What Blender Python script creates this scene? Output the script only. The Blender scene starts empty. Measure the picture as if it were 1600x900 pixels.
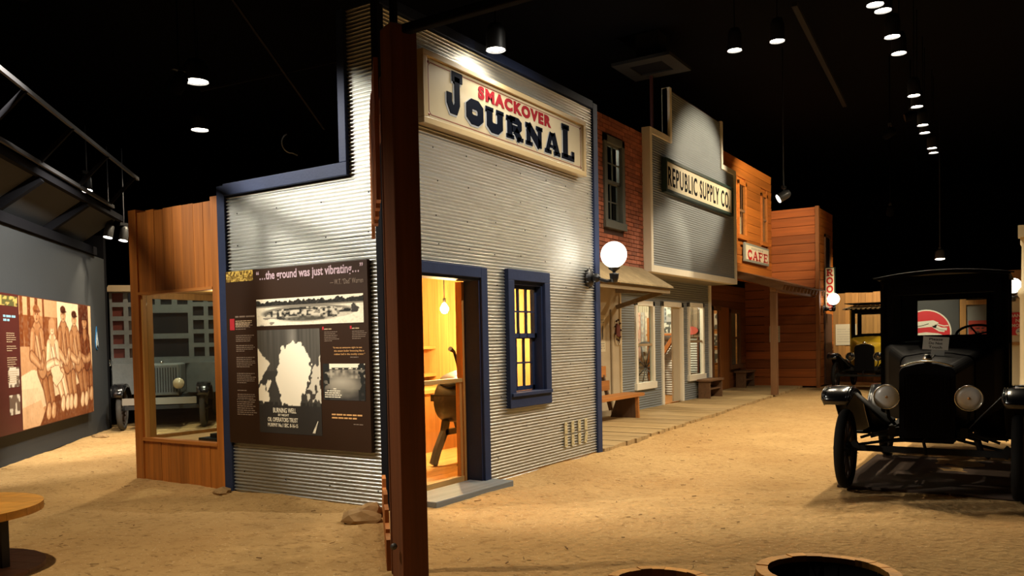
import bpy, bmesh, math, random
import numpy as np
from mathutils import Vector, Matrix
random.seed(7); np.random.seed(7)
sc = bpy.context.scene
COL = sc.collection
PI = math.pi
# ------------------------------------------------------------------ camera
cam = bpy.data.cameras.new('camera'); cam_o = bpy.data.objects.new('camera', cam); COL.objects.link(cam_o)
F, CY = 1283.3, 571.25
yaw, pitch, roll = [math.radians(a) for a in (32.705, -1.7434, -1.137)]
fw = Vector((math.cos(yaw)*math.cos(pitch), math.sin(yaw)*math.cos(pitch), math.sin(pitch)))
r0 = Vector((math.sin(yaw), -math.cos(yaw), 0)); u0 = r0.cross(fw)
rt = math.cos(roll)*r0 + math.sin(roll)*u0
up = -math.sin(roll)*r0 + math.cos(roll)*u0
cam_o.matrix_world = Matrix(((rt.x, up.x, -fw.x, -5.52), (rt.y, up.y, -fw.y, -4.88), (rt.z, up.z, -fw.z, 1.5), (0, 0, 0, 1)))
cam.sensor_width = 36; cam.lens = F/1600*36; cam.shift_y = (CY-450)/1600
cam.clip_start = .05; cam.clip_end = 200
sc.camera = cam_o
# ------------------------------------------------------------------ world, exposure
w = bpy.data.worlds.new('world'); sc.world = w; w.use_nodes = True
w.node_tree.nodes['Background'].inputs[0].default_value = (.002, .0025, .005, 1)
w.node_tree.nodes['Background'].inputs[1].default_value = 1
vs = sc.view_settings
vs.view_transform = 'Standard'; vs.look = 'None'; vs.gamma = 1; vs.use_curve_mapping = False
vs.exposure = 0.0
WARM = (1, .83, .58); NEUT = (1, .93, .80)
def spot(loc, aim, power, deg, blend=.6, color=WARM, size=.06, name='spot_beam', parent=None):
    l = bpy.data.lights.new(name, 'SPOT'); l.energy = power; l.color = color
    l.spot_size = math.radians(deg); l.spot_blend = blend; l.shadow_soft_size = size
    o = bpy.data.objects.new(name, l); COL.objects.link(o)
    o.location = loc
    o.rotation_euler = (Vector(aim)-Vector(loc)).to_track_quat('-Z', 'Y').to_euler()
    return o
def point(loc, power, color=WARM, size=.05, name='inside_light'):
    l = bpy.data.lights.new(name, 'POINT'); l.energy = power; l.color = color; l.shadow_soft_size = size
    o = bpy.data.objects.new(name, l); COL.objects.link(o); o.location = loc
    return o
# ------------------------------------------------------------------ materials
MATS = {}
def mat(name, col, rough=.6, metal=0, var=0, vscale=8, stretch=(1, 1, 1), bump=0, bscale=40, objvar=0, dark=None, emit=0, coat=0, spec=.5):
    if name in MATS: return MATS[name]
    m = bpy.data.materials.new(name); m.use_nodes = True; MATS[name] = m
    nt = m.node_tree; N = nt.nodes; L = nt.links
    b = N['Principled BSDF']
    b.inputs['Base Color'].default_value = (*col, 1); b.inputs['Roughness'].default_value = rough
    b.inputs['Metallic'].default_value = metal; b.inputs['Specular IOR Level'].default_value = spec
    if coat: b.inputs['Coat Weight'].default_value = coat; b.inputs['Coat Roughness'].default_value = .08
    if emit:
        b.inputs['Emission Color'].default_value = (*col, 1); b.inputs['Emission Strength'].default_value = emit
    vec = None
    if var or bump:
        g = N.new('ShaderNodeNewGeometry'); mp = N.new('ShaderNodeMapping'); mp.inputs['Scale'].default_value = stretch
        L.new(g.outputs['Position'], mp.inputs['Vector']); vec = mp.outputs[0]
        if objvar:
            oi = N.new('ShaderNodeObjectInfo'); ad = N.new('ShaderNodeVectorMath'); ad.operation = 'ADD'
            sc2 = N.new('ShaderNodeMath'); sc2.operation = 'MULTIPLY'; sc2.inputs[1].default_value = 37
            L.new(oi.outputs['Random'], sc2.inputs[0]); L.new(vec, ad.inputs[0]); L.new(sc2.outputs[0], ad.inputs[1]); vec = ad.outputs[0]
    last = None
    if var:
        n = N.new('ShaderNodeTexNoise'); n.inputs['Scale'].default_value = vscale; n.inputs['Detail'].default_value = 6; n.inputs['Roughness'].default_value = .65
        L.new(vec, n.inputs['Vector'])
        r = N.new('ShaderNodeValToRGB'); dk = dark or tuple(c*.35 for c in col)
        r.color_ramp.elements[0].position = .5-.28; r.color_ramp.elements[1].position = .5+.2
        mixd = tuple(col[i]*(1-var)+dk[i]*var for i in range(3))
        r.color_ramp.elements[0].color = (*mixd, 1); r.color_ramp.elements[1].color = (*col, 1)
        L.new(n.outputs[0], r.inputs[0]); last = r.outputs[0]
    if objvar:
        oi2 = N.new('ShaderNodeObjectInfo'); mr = N.new('ShaderNodeMapRange'); mr.inputs['To Min'].default_value = 1-objvar; mr.inputs['To Max'].default_value = 1+objvar*.6
        L.new(oi2.outputs['Random'], mr.inputs[0])
        mx = N.new('ShaderNodeVectorMath'); mx.operation = 'SCALE'
        if last: L.new(last, mx.inputs[0])
        else: mx.inputs[0].default_value = col
        L.new(mr.outputs[0], mx.inputs['Scale']); last = mx.outputs[0]
    if last: L.new(last, b.inputs['Base Color'])
    if bump:
        n2 = N.new('ShaderNodeTexNoise'); n2.inputs['Scale'].default_value = bscale; n2.inputs['Detail'].default_value = 5
        L.new(vec, n2.inputs['Vector'])
        bp = N.new('ShaderNodeBump'); bp.inputs['Strength'].default_value = bump; bp.inputs['Distance'].default_value = .01
        L.new(n2.outputs[0], bp.inputs['Height']); L.new(bp.outputs[0], b.inputs['Normal'])
    return m
def wood(name, col, axis='z', objvar=.25, rough=.6, var=.7, dark=None, s=1.0):
    st = {'x': (.35, 9, 9), 'y': (9, .35, 9), 'z': (9, 9, .35)}[axis]
    return mat(name, col, rough, var=var, vscale=1.6*s, stretch=st, bump=.25, bscale=6, objvar=objvar, dark=dark)
def glass(name='clear_glass', tint=(.9, .95, .95), refl=.12):
    if name in MATS: return MATS[name]
    m = bpy.data.materials.new(name); m.use_nodes = True; MATS[name] = m
    nt = m.node_tree; N = nt.nodes; L = nt.links; N.remove(N['Principled BSDF'])
    t = N.new('ShaderNodeBsdfTransparent'); t.inputs[0].default_value = (*tint, 1)
    g = N.new('ShaderNodeBsdfGlossy'); g.inputs['Roughness'].default_value = .03
    lw = N.new('ShaderNodeLayerWeight'); pw = N.new('ShaderNodeMath'); pw.operation = 'POWER'; pw.inputs[1].default_value = 4; L.new(lw.outputs['Facing'], pw.inputs[0])
    fr = N.new('ShaderNodeMath'); fr.operation = 'MULTIPLY_ADD'; fr.inputs[1].default_value = .4; fr.inputs[2].default_value = .03; L.new(pw.outputs[0], fr.inputs[0])
    mx = N.new('ShaderNodeMixShader'); L.new(fr.outputs[0], mx.inputs[0]); L.new(t.outputs[0], mx.inputs[1]); L.new(g.outputs[0], mx.inputs[2])
    L.new(mx.outputs[0], N['Material Output'].inputs[0])
    return m
def emit_mat(name, col, s):
    if name in MATS: return MATS[name]
    m = bpy.data.materials.new(name); m.use_nodes = True; MATS[name] = m
    b = m.node_tree.nodes['Principled BSDF']; b.inputs['Base Color'].default_value = (.8, .8, .8, 1)
    b.inputs['Emission Color'].default_value = (*col, 1); b.inputs['Emission Strength'].default_value = s
    return m
def print_mat():
    if 'photo_print' in MATS: return MATS['photo_print']
    m = bpy.data.materials.new('photo_print'); m.use_nodes = True; MATS['photo_print'] = m
    b = m.node_tree.nodes['Principled BSDF']; a = m.node_tree.nodes.new('ShaderNodeAttribute'); a.attribute_name = 'ink'
    m.node_tree.links.new(a.outputs['Color'], b.inputs['Base Color']); b.inputs['Roughness'].default_value = .45; b.inputs['Specular IOR Level'].default_value = .25
    return m
# ------------------------------------------------------------------ mesh helpers
def origin(p):
    v = Vector((0, 0, 0))
    while p is not None: v += p.location; p = p.parent
    return v
def tag(o, label=None, cat=None, group=None, kind=None):
    if label: o['label'] = label
    if cat: o['category'] = cat
    if group: o['group'] = group
    if kind: o['kind'] = kind
    return o
def empty(name, loc, label=None, cat=None, group=None, kind=None):
    o = bpy.data.objects.new(name, None); COL.objects.link(o); o.location = loc; o.empty_display_size = .2
    return tag(o, label, cat, group, kind)
class B:
    def __init__(s): s.v = []; s.f = []; s.mi = []; s.sm = []
    def add(s, vs, fs, mi=0, smooth=False):
        k = len(s.v); s.v += [tuple(p) for p in vs]; s.f += [tuple(i+k for i in f) for f in fs]
        s.mi += [mi]*len(fs); s.sm += [smooth]*len(fs); return s
    def box(s, a, b, mi=0):
        (x0, y0, z0), (x1, y1, z1) = [tuple(map(min, a, b)), tuple(map(max, a, b))]
        return s.add([(x0, y0, z0), (x1, y0, z0), (x1, y1, z0), (x0, y1, z0), (x0, y0, z1), (x1, y0, z1), (x1, y1, z1), (x0, y1, z1)],
                     [(0, 3, 2, 1), (4, 5, 6, 7), (0, 1, 5, 4), (1, 2, 6, 5), (2, 3, 7, 6), (3, 0, 4, 7)], mi)
    def bar(s, p, q, wd, h, mi=0, upv=(0, 0, 1)):
        p, q = Vector(p), Vector(q); d = (q-p).normalized(); u = Vector(upv)
        if abs(d.dot(u)) > .98: u = Vector((1, 0, 0))
        r = d.cross(u).normalized(); u = r.cross(d)
        vs = [e + r*sx*wd/2 + u*sz*h/2 for e in (p, q) for sx, sz in ((-1, -1), (1, -1), (1, 1), (-1, 1))]
        return s.add(vs, [(0, 1, 2, 3), (7, 6, 5, 4), (0, 4, 5, 1), (1, 5, 6, 2), (2, 6, 7, 3), (3, 7, 4, 0)], mi)
    def tube(s, pts, r, n=10, mi=0, cap=True, closed=False):
        pts = [Vector(p) for p in pts]; m = len(pts); rr = r if isinstance(r, (list, tuple)) else [r]*m
        vs = []; prev = None
        for i, p in enumerate(pts):
            a = pts[(i-1) % m] if (closed or i > 0) else p; b = pts[(i+1) % m] if (closed or i < m-1) else p
            d = (b-a).normalized()
            if prev is None:
                u = Vector((0, 0, 1)) if abs(d.z) < .9 else Vector((1, 0, 0))
            else: u = prev
            u = (u - d*u.dot(d)).normalized(); prev = u; t = d.cross(u)
            vs += [p + (u*math.cos(2*PI*k/n) + t*math.sin(2*PI*k/n))*rr[i] for k in range(n)]
        fs = []
        for i in range(m if closed else m-1):
            j = (i+1) % m
            fs += [(i*n+k, i*n+(k+1) % n, j*n+(k+1) % n, j*n+k) for k in range(n)]
        s.add(vs, fs, mi, True)
        if cap and not closed:
            k0 = len(s.v)-m*n
            s.f += [tuple(k0+k for k in range(n))[::-1], tuple(k0+(m-1)*n+k for k in range(n))]; s.mi += [mi]*2; s.sm += [False]*2
        return s
    def lathe(s, prof, c=(0, 0, 0), axis=(0, 0, 1), n=24, mi=0, smooth=True):
        # prof: (radius, height) pairs along axis
        ax = Vector(axis).normalized(); u = ax.orthogonal().normalized(); t = ax.cross(u); c = Vector(c)
        vs = [c + ax*h + (u*math.cos(2*PI*k/n)+t*math.sin(2*PI*k/n))*max(r, 1e-4) for r, h in prof for k in range(n)]
        m = len(prof)
        fs = [(i*n+k, i*n+(k+1) % n, (i+1)*n+(k+1) % n, (i+1)*n+k) for i in range(m-1) for k in range(n)]
        return s.add(vs, fs, mi, smooth)
    def prism(s, pts, M, th, mi=0):
        # 2D polygon pts, placed by 4x4 M (local z outward), thickness th
        n = len(pts); vs = [M @ Vector((x, y, 0)) for x, y in pts] + [M @ Vector((x, y, th)) for x, y in pts]
        return s.add(vs, [tuple(range(n))[::-1], tuple(range(n, 2*n))] + [(i, (i+1) % n, n+(i+1) % n, n+i) for i in range(n)], mi)
    def stroke(s, pts, wd, M, th, closed=False, mi=0):
        P = [Vector((x, y)) for x, y in pts]; n = len(P); Lp = []; Rp = []
        for i in range(n):
            a = P[i-1] if (closed or i > 0) else None; b = P[(i+1) % n] if (closed or i < n-1) else None
            d1 = (P[i]-a).normalized() if a is not None else (b-P[i]).normalized()
            d2 = (b-P[i]).normalized() if b is not None else d1
            nn = Vector((-d1.y, d1.x)) + Vector((-d2.y, d2.x))
            if nn.length < .2: nn = Vector((-d2.y, d2.x))
            nn.normalize(); k = 1/max(.45, nn.dot(Vector((-d2.y, d2.x))))
            Lp.append(P[i]+nn*wd/2*k); Rp.append(P[i]-nn*wd/2*k)
        for i in range(n if closed else n-1):
            j = (i+1) % n; s.prism([Rp[i], Rp[j], Lp[j], Lp[i]], M, th, mi)
        return s
    def build(s, name, m, parent=None, bevel=0, smooth=None):
        me = bpy.data.meshes.new(name); o0 = origin(parent)
        me.from_pydata([tuple(Vector(v)-o0) for v in s.v], [], s.f)
        for mm in (m if isinstance(m, (list, tuple)) else [m]): me.materials.append(mm)
        me.polygons.foreach_set('material_index', s.mi)
        me.polygons.foreach_set('use_smooth', [bool(x) if smooth is None else smooth for x in s.sm]); me.update()
        o = bpy.data.objects.new(name, me); COL.objects.link(o); o.parent = parent
        if bevel:
            b = o.modifiers.new('edge', 'BEVEL'); b.width = bevel; b.segments = 2; b.limit_method = 'ANGLE'
        return o
UNIT = {}
def unit(m):
    if m.name not in UNIT:
        o = B().box((-.5, -.5, -.5), (.5, .5, .5)); me = bpy.data.meshes.new('board'); me.from_pydata(o.v, [], o.f); me.materials.append(m); UNIT[m.name] = me
    return UNIT[m.name]
def board(name, a, b, m, parent, rot=(0, 0, 0)):
    """a box-shaped piece that shares its mesh with the others of its material"""
    o = bpy.data.objects.new(name, unit(m)); COL.objects.link(o); o.parent = parent
    c = (Vector(a)+Vector(b))/2 - origin(parent); o.location = c
    o.scale = [max(1e-4, abs(b[i]-a[i])) for i in range(3)]; o.rotation_euler = rot
    return o
def single(name, b, m, label, cat, loc, group=None, bevel=0, kind=None):
    """a thing that is one mesh, its origin at loc"""
    o = b.build(name, m); me = o.data
    for v in me.vertices: v.co -= Vector(loc)
    o.location = loc
    if bevel:
        q = o.modifiers.new('edge', 'BEVEL'); q.width = bevel; q.segments = 2; q.limit_method = 'ANGLE'
    return tag(o, label, cat, group, kind)
def MF(x, y, z): return Matrix(((1, 0, 0, x), (0, 0, -1, y), (0, 1, 0, z), (0, 0, 0, 1)))     # faces -Y, reads along +X
def MS(x, y, z): return Matrix(((0, 0, -1, x), (-1, 0, 0, y), (0, 1, 0, z), (0, 0, 0, 1)))    # faces -X, reads along -Y
def text(body, M, w_, h_, m, parent, name='lettering', bold=.0, ext=.002, space=1.0, fit=True):
    cu = bpy.data.curves.new('t', 'FONT'); cu.body = body; cu.size = 1; cu.offset = bold; cu.extrude = ext; cu.resolution_u = 3; cu.space_character = space
    ob = bpy.data.objects.new('t', cu); COL.objects.link(ob)
    dg = bpy.context.evaluated_depsgraph_get(); me = bpy.data.meshes.new_from_object(ob.evaluated_get(dg))
    bpy.data.objects.remove(ob); bpy.data.curves.remove(cu)
    n = len(me.vertices); co = np.empty(n*3, np.float32); me.vertices.foreach_get('co', co); co = co.reshape(-1, 3)
    lo = co.min(0); hi = co.max(0); sy = h_/(hi[1]-lo[1]); sx = w_/(hi[0]-lo[0]) if fit else sy
    co[:, 0] = (co[:, 0]-lo[0])*sx; co[:, 1] = (co[:, 1]-lo[1])*sy
    o0 = origin(parent)
    for i, v in enumerate(me.vertices): v.co = (M @ Vector(co[i])) - o0
    me.materials.clear(); me.materials.append(m); me.name = name
    o = bpy.data.objects.new(name, me); COL.objects.link(o); o.parent = parent
    return o
# ---- print canvas: a flat print rasterised to vertex colours
class Canvas:
    def __init__(s, w_, h_, nx, ny, col):
        s.w, s.h, s.nx, s.ny = w_, h_, nx, ny
        s.u, s.v = np.meshgrid(np.linspace(0, 1, nx), np.linspace(0, 1, ny)); s.c = np.empty((ny, nx, 3)); s.c[:] = col
    def noise(s, sx, sy, seed=0):
        r = np.random.RandomState(seed); gx = r.rand(sy+2, sx+2); x = s.u*sx; y = s.v*sy; i = x.astype(int); j = y.astype(int); fx_ = x-i; fy_ = y-j
        fx_ = fx_*fx_*(3-2*fx_); fy_ = fy_*fy_*(3-2*fy_)
        return (gx[j, i]*(1-fx_)+gx[j, i+1]*fx_)*(1-fy_) + (gx[j+1, i]*(1-fx_)+gx[j+1, i+1]*fx_)*fy_
    def put(s, mask, col, a=1.0):
        k = (mask*a)[..., None]; s.c = s.c*(1-k)+np.array(col)*k
    def poly(s, pts, col, a=1.0, jit=0, seed=1):
        u, v = s.u, s.v
        if jit: u = u+(s.noise(24, 24, seed)-.5)*jit; v = v+(s.noise(24, 24, seed+9)-.5)*jit
        ins = np.zeros(u.shape, bool); n = len(pts)
        for i in range(n):
            (x1, y1), (x2, y2) = pts[i], pts[(i+1) % n]
            if y1 == y2: continue
            c = ((y1 > v) != (y2 > v)) & (u < (x2-x1)*(v-y1)/(y2-y1)+x1); ins ^= c
        s.put(ins.astype(float), col, a)
    def ell(s, cx, cy, rx, ry, col, a=1.0, soft=.08, rot=0):
        du = (s.u-cx); dv = (s.v-cy); c_, s_ = math.cos(rot), math.sin(rot)
        d = np.sqrt(((du*c_+dv*s_)/rx)**2+((-du*s_+dv*c_)/ry)**2); s.put(np.clip((1+soft-d)/(2*soft), 0, 1), col, a)
    def limb(s, p, q, r0_, r1_, col, a=1.0):
        asp = s.h/s.w; P = np.array([p[0], p[1]*asp]); Q = np.array([q[0], q[1]*asp]); X = s.u; Y = s.v*asp
        d = Q-P; t = np.clip(((X-P[0])*d[0]+(Y-P[1])*d[1])/(d@d), 0, 1)
        dist = np.hypot(X-P[0]-t*d[0], Y-P[1]-t*d[1]); rr = r0_+(r1_-r0_)*t
        s.put(np.clip((rr-dist)/.006+.5, 0, 1), col, a)
    def build(s, M, parent, name='photograph'):
        nx, ny = s.nx, s.ny; o0 = origin(parent); me = bpy.data.meshes.new(name)
        vs = [tuple((M @ Vector((a*s.w, b*s.h, 0)))-o0) for a, b in zip(s.u.ravel(), s.v.ravel())]
        fs = [(j*nx+i, j*nx+i+1, (j+1)*nx+i+1, (j+1)*nx+i) for j in range(ny-1) for i in range(nx-1)]
        me.from_pydata(vs, [], fs); me.materials.append(print_mat())
        at = me.color_attributes.new('ink', 'FLOAT_COLOR', 'POINT')
        c = np.ones((nx*ny, 4), np.float32); c[:, :3] = np.clip(s.c.reshape(-1, 3), 0, 1); at.data.foreach_set('color', c.ravel())
        o = bpy.data.objects.new(name, me); COL.objects.link(o); o.parent = parent
        return o
# ---- corrugated sheets with real ridges; plane is 'front' (faces -Y at y) or 'side' (faces -X at x)
PITCH = .0345
def corrugated(parent, face, pos, u0, u1, z0, z1, m, holes=(), amp=.010, pitch=PITCH, row=.62, name='metal_sheet', outline=None):
    zs = {z0, z1}
    k = z0+row
    while k < z1-.1: zs.add(k); k += row
    for h in holes:
        for q in (h[2], h[3]):
            if z0 < q < z1: zs.add(q)
    zs = sorted(zs); us = sorted({u0, u1} | {q for h in holes for q in h[:2] if u0 < q < u1})
    for i in range(len(zs)-1):
        a, b = zs[i], zs[i+1]
        segs = []
        for j in range(len(us)-1):
            c, d = us[j], us[j+1]; um, zm = (c+d)/2, (a+b)/2
            if any(h[0] < um < h[1] and h[2] < zm < h[3] for h in holes): continue
            if segs and abs(segs[-1][1]-c) < 1e-6: segs[-1][1] = d
            else: segs.append([c, d])
        for c, d in segs:
            n = max(2, int(round((b-a)/pitch*8))); bb = B(); vs = []
            off = -.0015*(int(round((a-z0)/row)) % 2)
            for q in range(n+1):
                z = a+(b-a)*q/n; h = amp*math.cos(2*PI*z/pitch)+off
                for u in (c, d):
                    vs.append((u, pos-h, z) if face == 'front' else (pos-h, u, z))
            fs = [(2*q, 2*q+1, 2*q+3, 2*q+2) if face == 'front' else (2*q, 2*q+2, 2*q+3, 2*q+1) for q in range(n)]
            bb.add(vs, fs, 0, True); bb.build(name, m, parent)
# ================================================================== the setting
m_sand = mat('packed_sand', (.50, .325, .14), .95, var=.5, vscale=1.6, bump=1.0, bscale=16, dark=(.28, .155, .055), spec=.1)
m_black = mat('black_paint', (.006, .006, .008), .9, spec=.1)
m_ceil = mat('black_ceiling', (.004, .004, .0055), .95, spec=.05)
m_grey = mat('charcoal_wall_paint', (.025, .029, .033), .8, var=.2, vscale=1.2, bump=.1)
def sand_detail():
    nt = m_sand.node_tree; N = nt.nodes; L = nt.links; b = N['Principled BSDF']; g = N.new('ShaderNodeNewGeometry')
    base = b.inputs['Base Color'].links[0].from_socket
    def layer(prev, scale, lo, hi, col, amt, detail=4, st=(1, 1, 1)):
        mp = N.new('ShaderNodeMapping'); mp.inputs['Scale'].default_value = st; L.new(g.outputs['Position'], mp.inputs[0])
        n = N.new('ShaderNodeTexNoise'); n.inputs['Scale'].default_value = scale; n.inputs['Detail'].default_value = detail; L.new(mp.outputs[0], n.inputs['Vector'])
        r = N.new('ShaderNodeMapRange'); r.inputs[1].default_value = lo; r.inputs[2].default_value = hi; r.inputs[4].default_value = amt; L.new(n.outputs[0], r.inputs[0])
        mx = N.new('ShaderNodeMix'); mx.data_type = 'RGBA'; L.new(r.outputs[0], mx.inputs[0]); L.new(prev, mx.inputs[6]); mx.inputs[7].default_value = (*col, 1); return mx.outputs[2]
    c = layer(base, .55, .45, .7, (.36, .20, .075), .5); c = layer(c, 9, .54, .66, (.28, .16, .06), .45, 6); c = layer(c, 30, .60, .68, (.15, .08, .03), .55, 3, (1, .45, 1)); c = layer(c, 55, .66, .72, (.78, .62, .38), .6, 2)
    L.new(c, b.inputs['Base Color'])
    bp = [n for n in N if n.type == 'BUMP'][0]; bp.inputs['Distance'].default_value = .03
sand_detail()
def make_floor():
    xs = np.concatenate([np.arange(-8, -5, .6), np.arange(-5, 12, .11), np.arange(12, 31, .3)]); ys = np.concatenate([np.arange(-9, -6, .6), np.arange(-6, 11, .11), np.arange(11, 19, .6)])
    r = np.random.RandomState(3); X, Y = np.meshgrid(xs, ys); Z = np.zeros_like(X)
    for k in range(26):
        a = r.rand()*2*PI; f = r.uniform(1.2, 9); Z += np.sin((X*np.cos(a)+Y*np.sin(a))*f+r.rand()*9)*.0022/(.5+f*.12)
    Z += (r.rand(*X.shape)-.5)*.011; Z -= .004
    for yt in (-2.2, -2.95, -1.2):                       # wheel ruts along the street
        Z -= .008*np.exp(-((Y-yt-.1*np.sin(X*.7))/.07)**2)
    # sand heaped against the walls of the newspaper office
    Z += .035*np.exp(-((X+.02)/.16)**2)*((Y > -.05) & (Y < 3.75)) + .012*np.exp(-((Y+.03)/.12)**2)*((X > 1.6) & (X < 4.2))
    b = B(); nx, ny = len(xs), len(ys)
    b.add(np.stack([X, Y, Z], -1).reshape(-1, 3).tolist(), [(j*nx+i, j*nx+i+1, (j+1)*nx+i+1, (j+1)*nx+i) for j in range(ny-1) for i in range(nx-1)], 0, True)
    tag(b.build('floor', m_sand), 'tan packed sand floor of the indoor street', kind='structure')
make_floor()
tag(B().box((-8.2, -9.2, 7.2), (31.2, 18.8, 7.3)).build('ceiling', m_ceil), 'black painted ceiling above the indoor street', kind='structure')
for nm, a, b_, lab in (('wall_back', (31, -9, 0), (31.2, 18.6, 7.2), 'black far wall of the hall'), ('wall_far', (-8, 18.4, 0), (31, 18.6, 7.2), 'black wall beyond the old truck'),
                  ('wall_right', (-8, -9.2, 0), (31, -9, 7.2), 'black wall on the right of the hall'), ('wall_front', (-8.2, -9, 0), (-8, 18.6, 7.2), 'black wall behind the viewer')):
    tag(B().box(a, b_).build(nm, m_black), lab, kind='structure')
# grey wall on the left with the large photograph
WD = Vector((.716, .698, 0)); WN = Vector((.698, -.716, 0)); WO = Vector((-.28, 6.27, 0))
def MW(u, z, off): p = WO+WD*u+WN*off; return Matrix(((WD.x, 0, WN.x, p.x), (WD.y, 0, WN.y, p.y), (0, 1, 0, z), (0, 0, 0, 1)))
def wbox(b, u0_, u1_, z0, z1, o0, o1, mi=0):
    vs = [WO+WD*u+WN*o+Vector((0, 0, z)) for u, o, z in ((u0_, o0, z0), (u1_, o0, z0), (u1_, o1, z0), (u0_, o1, z0), (u0_, o0, z1), (u1_, o0, z1), (u1_, o1, z1), (u0_, o1, z1))]
    return b.add(vs, [(0, 1, 2, 3), (4, 7, 6, 5), (0, 4, 5, 1), (1, 5, 6, 2), (2, 6, 7, 3), (3, 7, 4, 0)], mi)
tag(wbox(B(), -4.5, 5.0, 0, 3.16, -.18, 0).build('wall_left', m_grey), 'charcoal grey partition wall carrying the sepia photograph', kind='structure')
tag(wbox(B(), 5.0, 5.15, 0, 3.6, -3.2, 0).build('wall_return', m_black), 'black end return of the grey partition', kind='structure')
# soffit over the grey wall
sof = empty('soffit_frame', WO+Vector((0, 0, 3.3)), 'dark soffit of grey panels and black beams above the grey wall', 'soffit')
m_soff = mat('soffit_grey', (.028, .032, .037), .8)
for k in range(4):
    u = -3.6+k*1.95
    b = B()
    vs = [WO+WD*uu+WN*o+Vector((0, 0, z)) for o, z in ((-.1, 3.35), (.5, 3.78)) for uu in (u, u+1.8)]
    b.add(vs+[v+Vector((0, 0, .03)) for v in vs], [(0, 2, 3, 1), (4, 5, 7, 6), (0, 1, 5, 4), (2, 6, 7, 3), (0, 4, 6, 2), (1, 3, 7, 5)]); b.build('soffit_panel', m_soff, sof)
    p = WO+WD*(u-.075); B().bar(p+WN*-.1+Vector((0, 0, 3.29)), p+WN*.52+Vector((0, 0, 3.74)), .1, .12).build('cross_beam', m_black, sof)
wbox(B(), -3.8, 4.4, 3.17, 3.31, -.14, .05).build('lower_beam', m_black, sof)
wbox(B(), -3.8, 4.2, 3.74, 3.84, .48, .56).build('upper_beam', m_black, sof)
m_rail = mat('grey_steel_rail', (.09, .09, .095), .5, .5)
for u_, z_, o_ in ((0, 3.88, .60), (0, 4.35, 1.0)):
    p = WO+WD*-3.5+WN*o_+Vector((0, 0, z_)); q = WO+WD*3.4+WN*o_+Vector((0, 0, z_)); B().bar(p, q, .035, .05).build('rail', m_rail, sof)
for k in range(5):
    p = WO+WD*(-3.2+k*1.6); B().bar(p+WN*.55+Vector((0, 0, 3.85)), p+WN*1.0+Vector((0, 0, 4.35)), .05, .05).build('strut', m_black, sof)
# ================================================================== newspaper office of corrugated metal
m_tin = mat('galvanised_tin', (.62, .63, .61), .33, .8, var=.28, vscale=3.5, stretch=(1, 1, 2.5), bump=.04, bscale=14, objvar=.07, dark=(.40, .37, .30))
m_blue = mat('navy_trim_paint', (.023, .036, .09), .6, var=.35, vscale=5, bump=.15, spec=.2)
m_pine_z = wood('warm_pine_upright', (.56, .25, .06), 'z'); m_pine_x = wood('warm_pine_long', (.56, .25, .06), 'x'); m_pine_y = wood('warm_pine_cross', (.56, .25, .06), 'y')
m_pale_z = wood('pale_pine_upright', (.68, .40, .13), 'z', .12); m_pale_x = wood('pale_pine_long', (.68, .40, .13), 'x', .12)
m_dkmetal = mat('dark_nail', (.02, .018, .015), .5, .5)
jo = empty('newspaper_office', (0, 0, 0), 'corrugated tin newspaper office with navy trim and lit doorway', 'building')
DO = (.42, 1.44, 0, 2.15); WI = (2.06, 2.74, .90, 2.16)
corrugated(jo, 'front', -.005, .0, 4.12, 0, 4.5, m_tin, holes=(DO, WI))
corrugated(jo, 'side', -.005, .0, .4, 0, 4.5, m_tin)
corrugated(jo, 'side', -.005, .4, 2.1, 0, 3.05, m_tin)
def nails():
    b = B(); r = random.Random(5)
    for zr in np.arange(.25, 4.4, .31):
        for x in np.arange(.25, 4.1, .52):
            x2 = x+r.uniform(-.06, .06); z = zr+r.uniform(-.03, .03)
            if DO[0]-.15 < x2 < DO[1]+.15 and z < 2.35: continue
            if WI[0]-.15 < x2 < WI[1]+.15 and .7 < z < 2.3: continue
            if .45 < x2 < 3.75 and 3.5 < z: continue
            b.lathe([(.009, 0), (.006, .006), (0, .007)], (x2, -.011, z), (0, -1, 0), 6)
    for zr in np.arange(.2, 3.0, .33):
        for y in (.12, .7, 1.3, 1.9):
            y2 = y+r.uniform(-.05, .05); z = zr+r.uniform(-.03, .03)
            if .5 < z < 2.28: continue
            b.lathe([(.009, 0), (.006, .006), (0, .007)], (-.011, y2, z), (-1, 0, 0), 6)
    tag(b.build('nail_heads', m_dkmetal, jo), kind='stuff')
nails()
# structure behind the tin, roof and rear walls
for a, b_ in (((0.02, .02, 0), (.40, .12, 4.45)), ((1.46, .02, 0), (2.04, .12, 4.45)), ((2.76, .02, 0), (4.12, .12, 4.45)), ((.40, .02, 2.17), (1.46, .12, 4.45)), ((2.04, .02, 0), (2.76, .12, .88)), ((2.04, .02, 2.18), (2.76, .12, 4.45))):
    board('wall_backing', a, b_, m_pale_z, jo)
board('side_backing', (.02, .12, 0), (.1, 2.15, 3.02), m_pale_z, jo); board('side_backing', (.02, .12, 3.02), (.1, .40, 4.45), m_black, jo)
board('roof', (.1, .12, 2.7), (4.1, 2.15, 2.78), m_black, jo); board('roof', (1.3, 2.15, 2.7), (4.1, 3.2, 2.78), m_black, jo); board('inner_wall', (.1, 2.12, .04), (1.32, 2.16, 2.7), m_pale_z, jo); board('inner_wall', (1.295, 2.16, .04), (1.325, 3.2, 2.7), m_pale_z, jo); board('rear_wall', (1.3, 3.2, 0), (4.2, 3.3, 3.0), m_black, jo); board('end_wall', (4.12, .02, 0), (4.2, 3.2, 4.4), m_black, jo)
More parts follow.
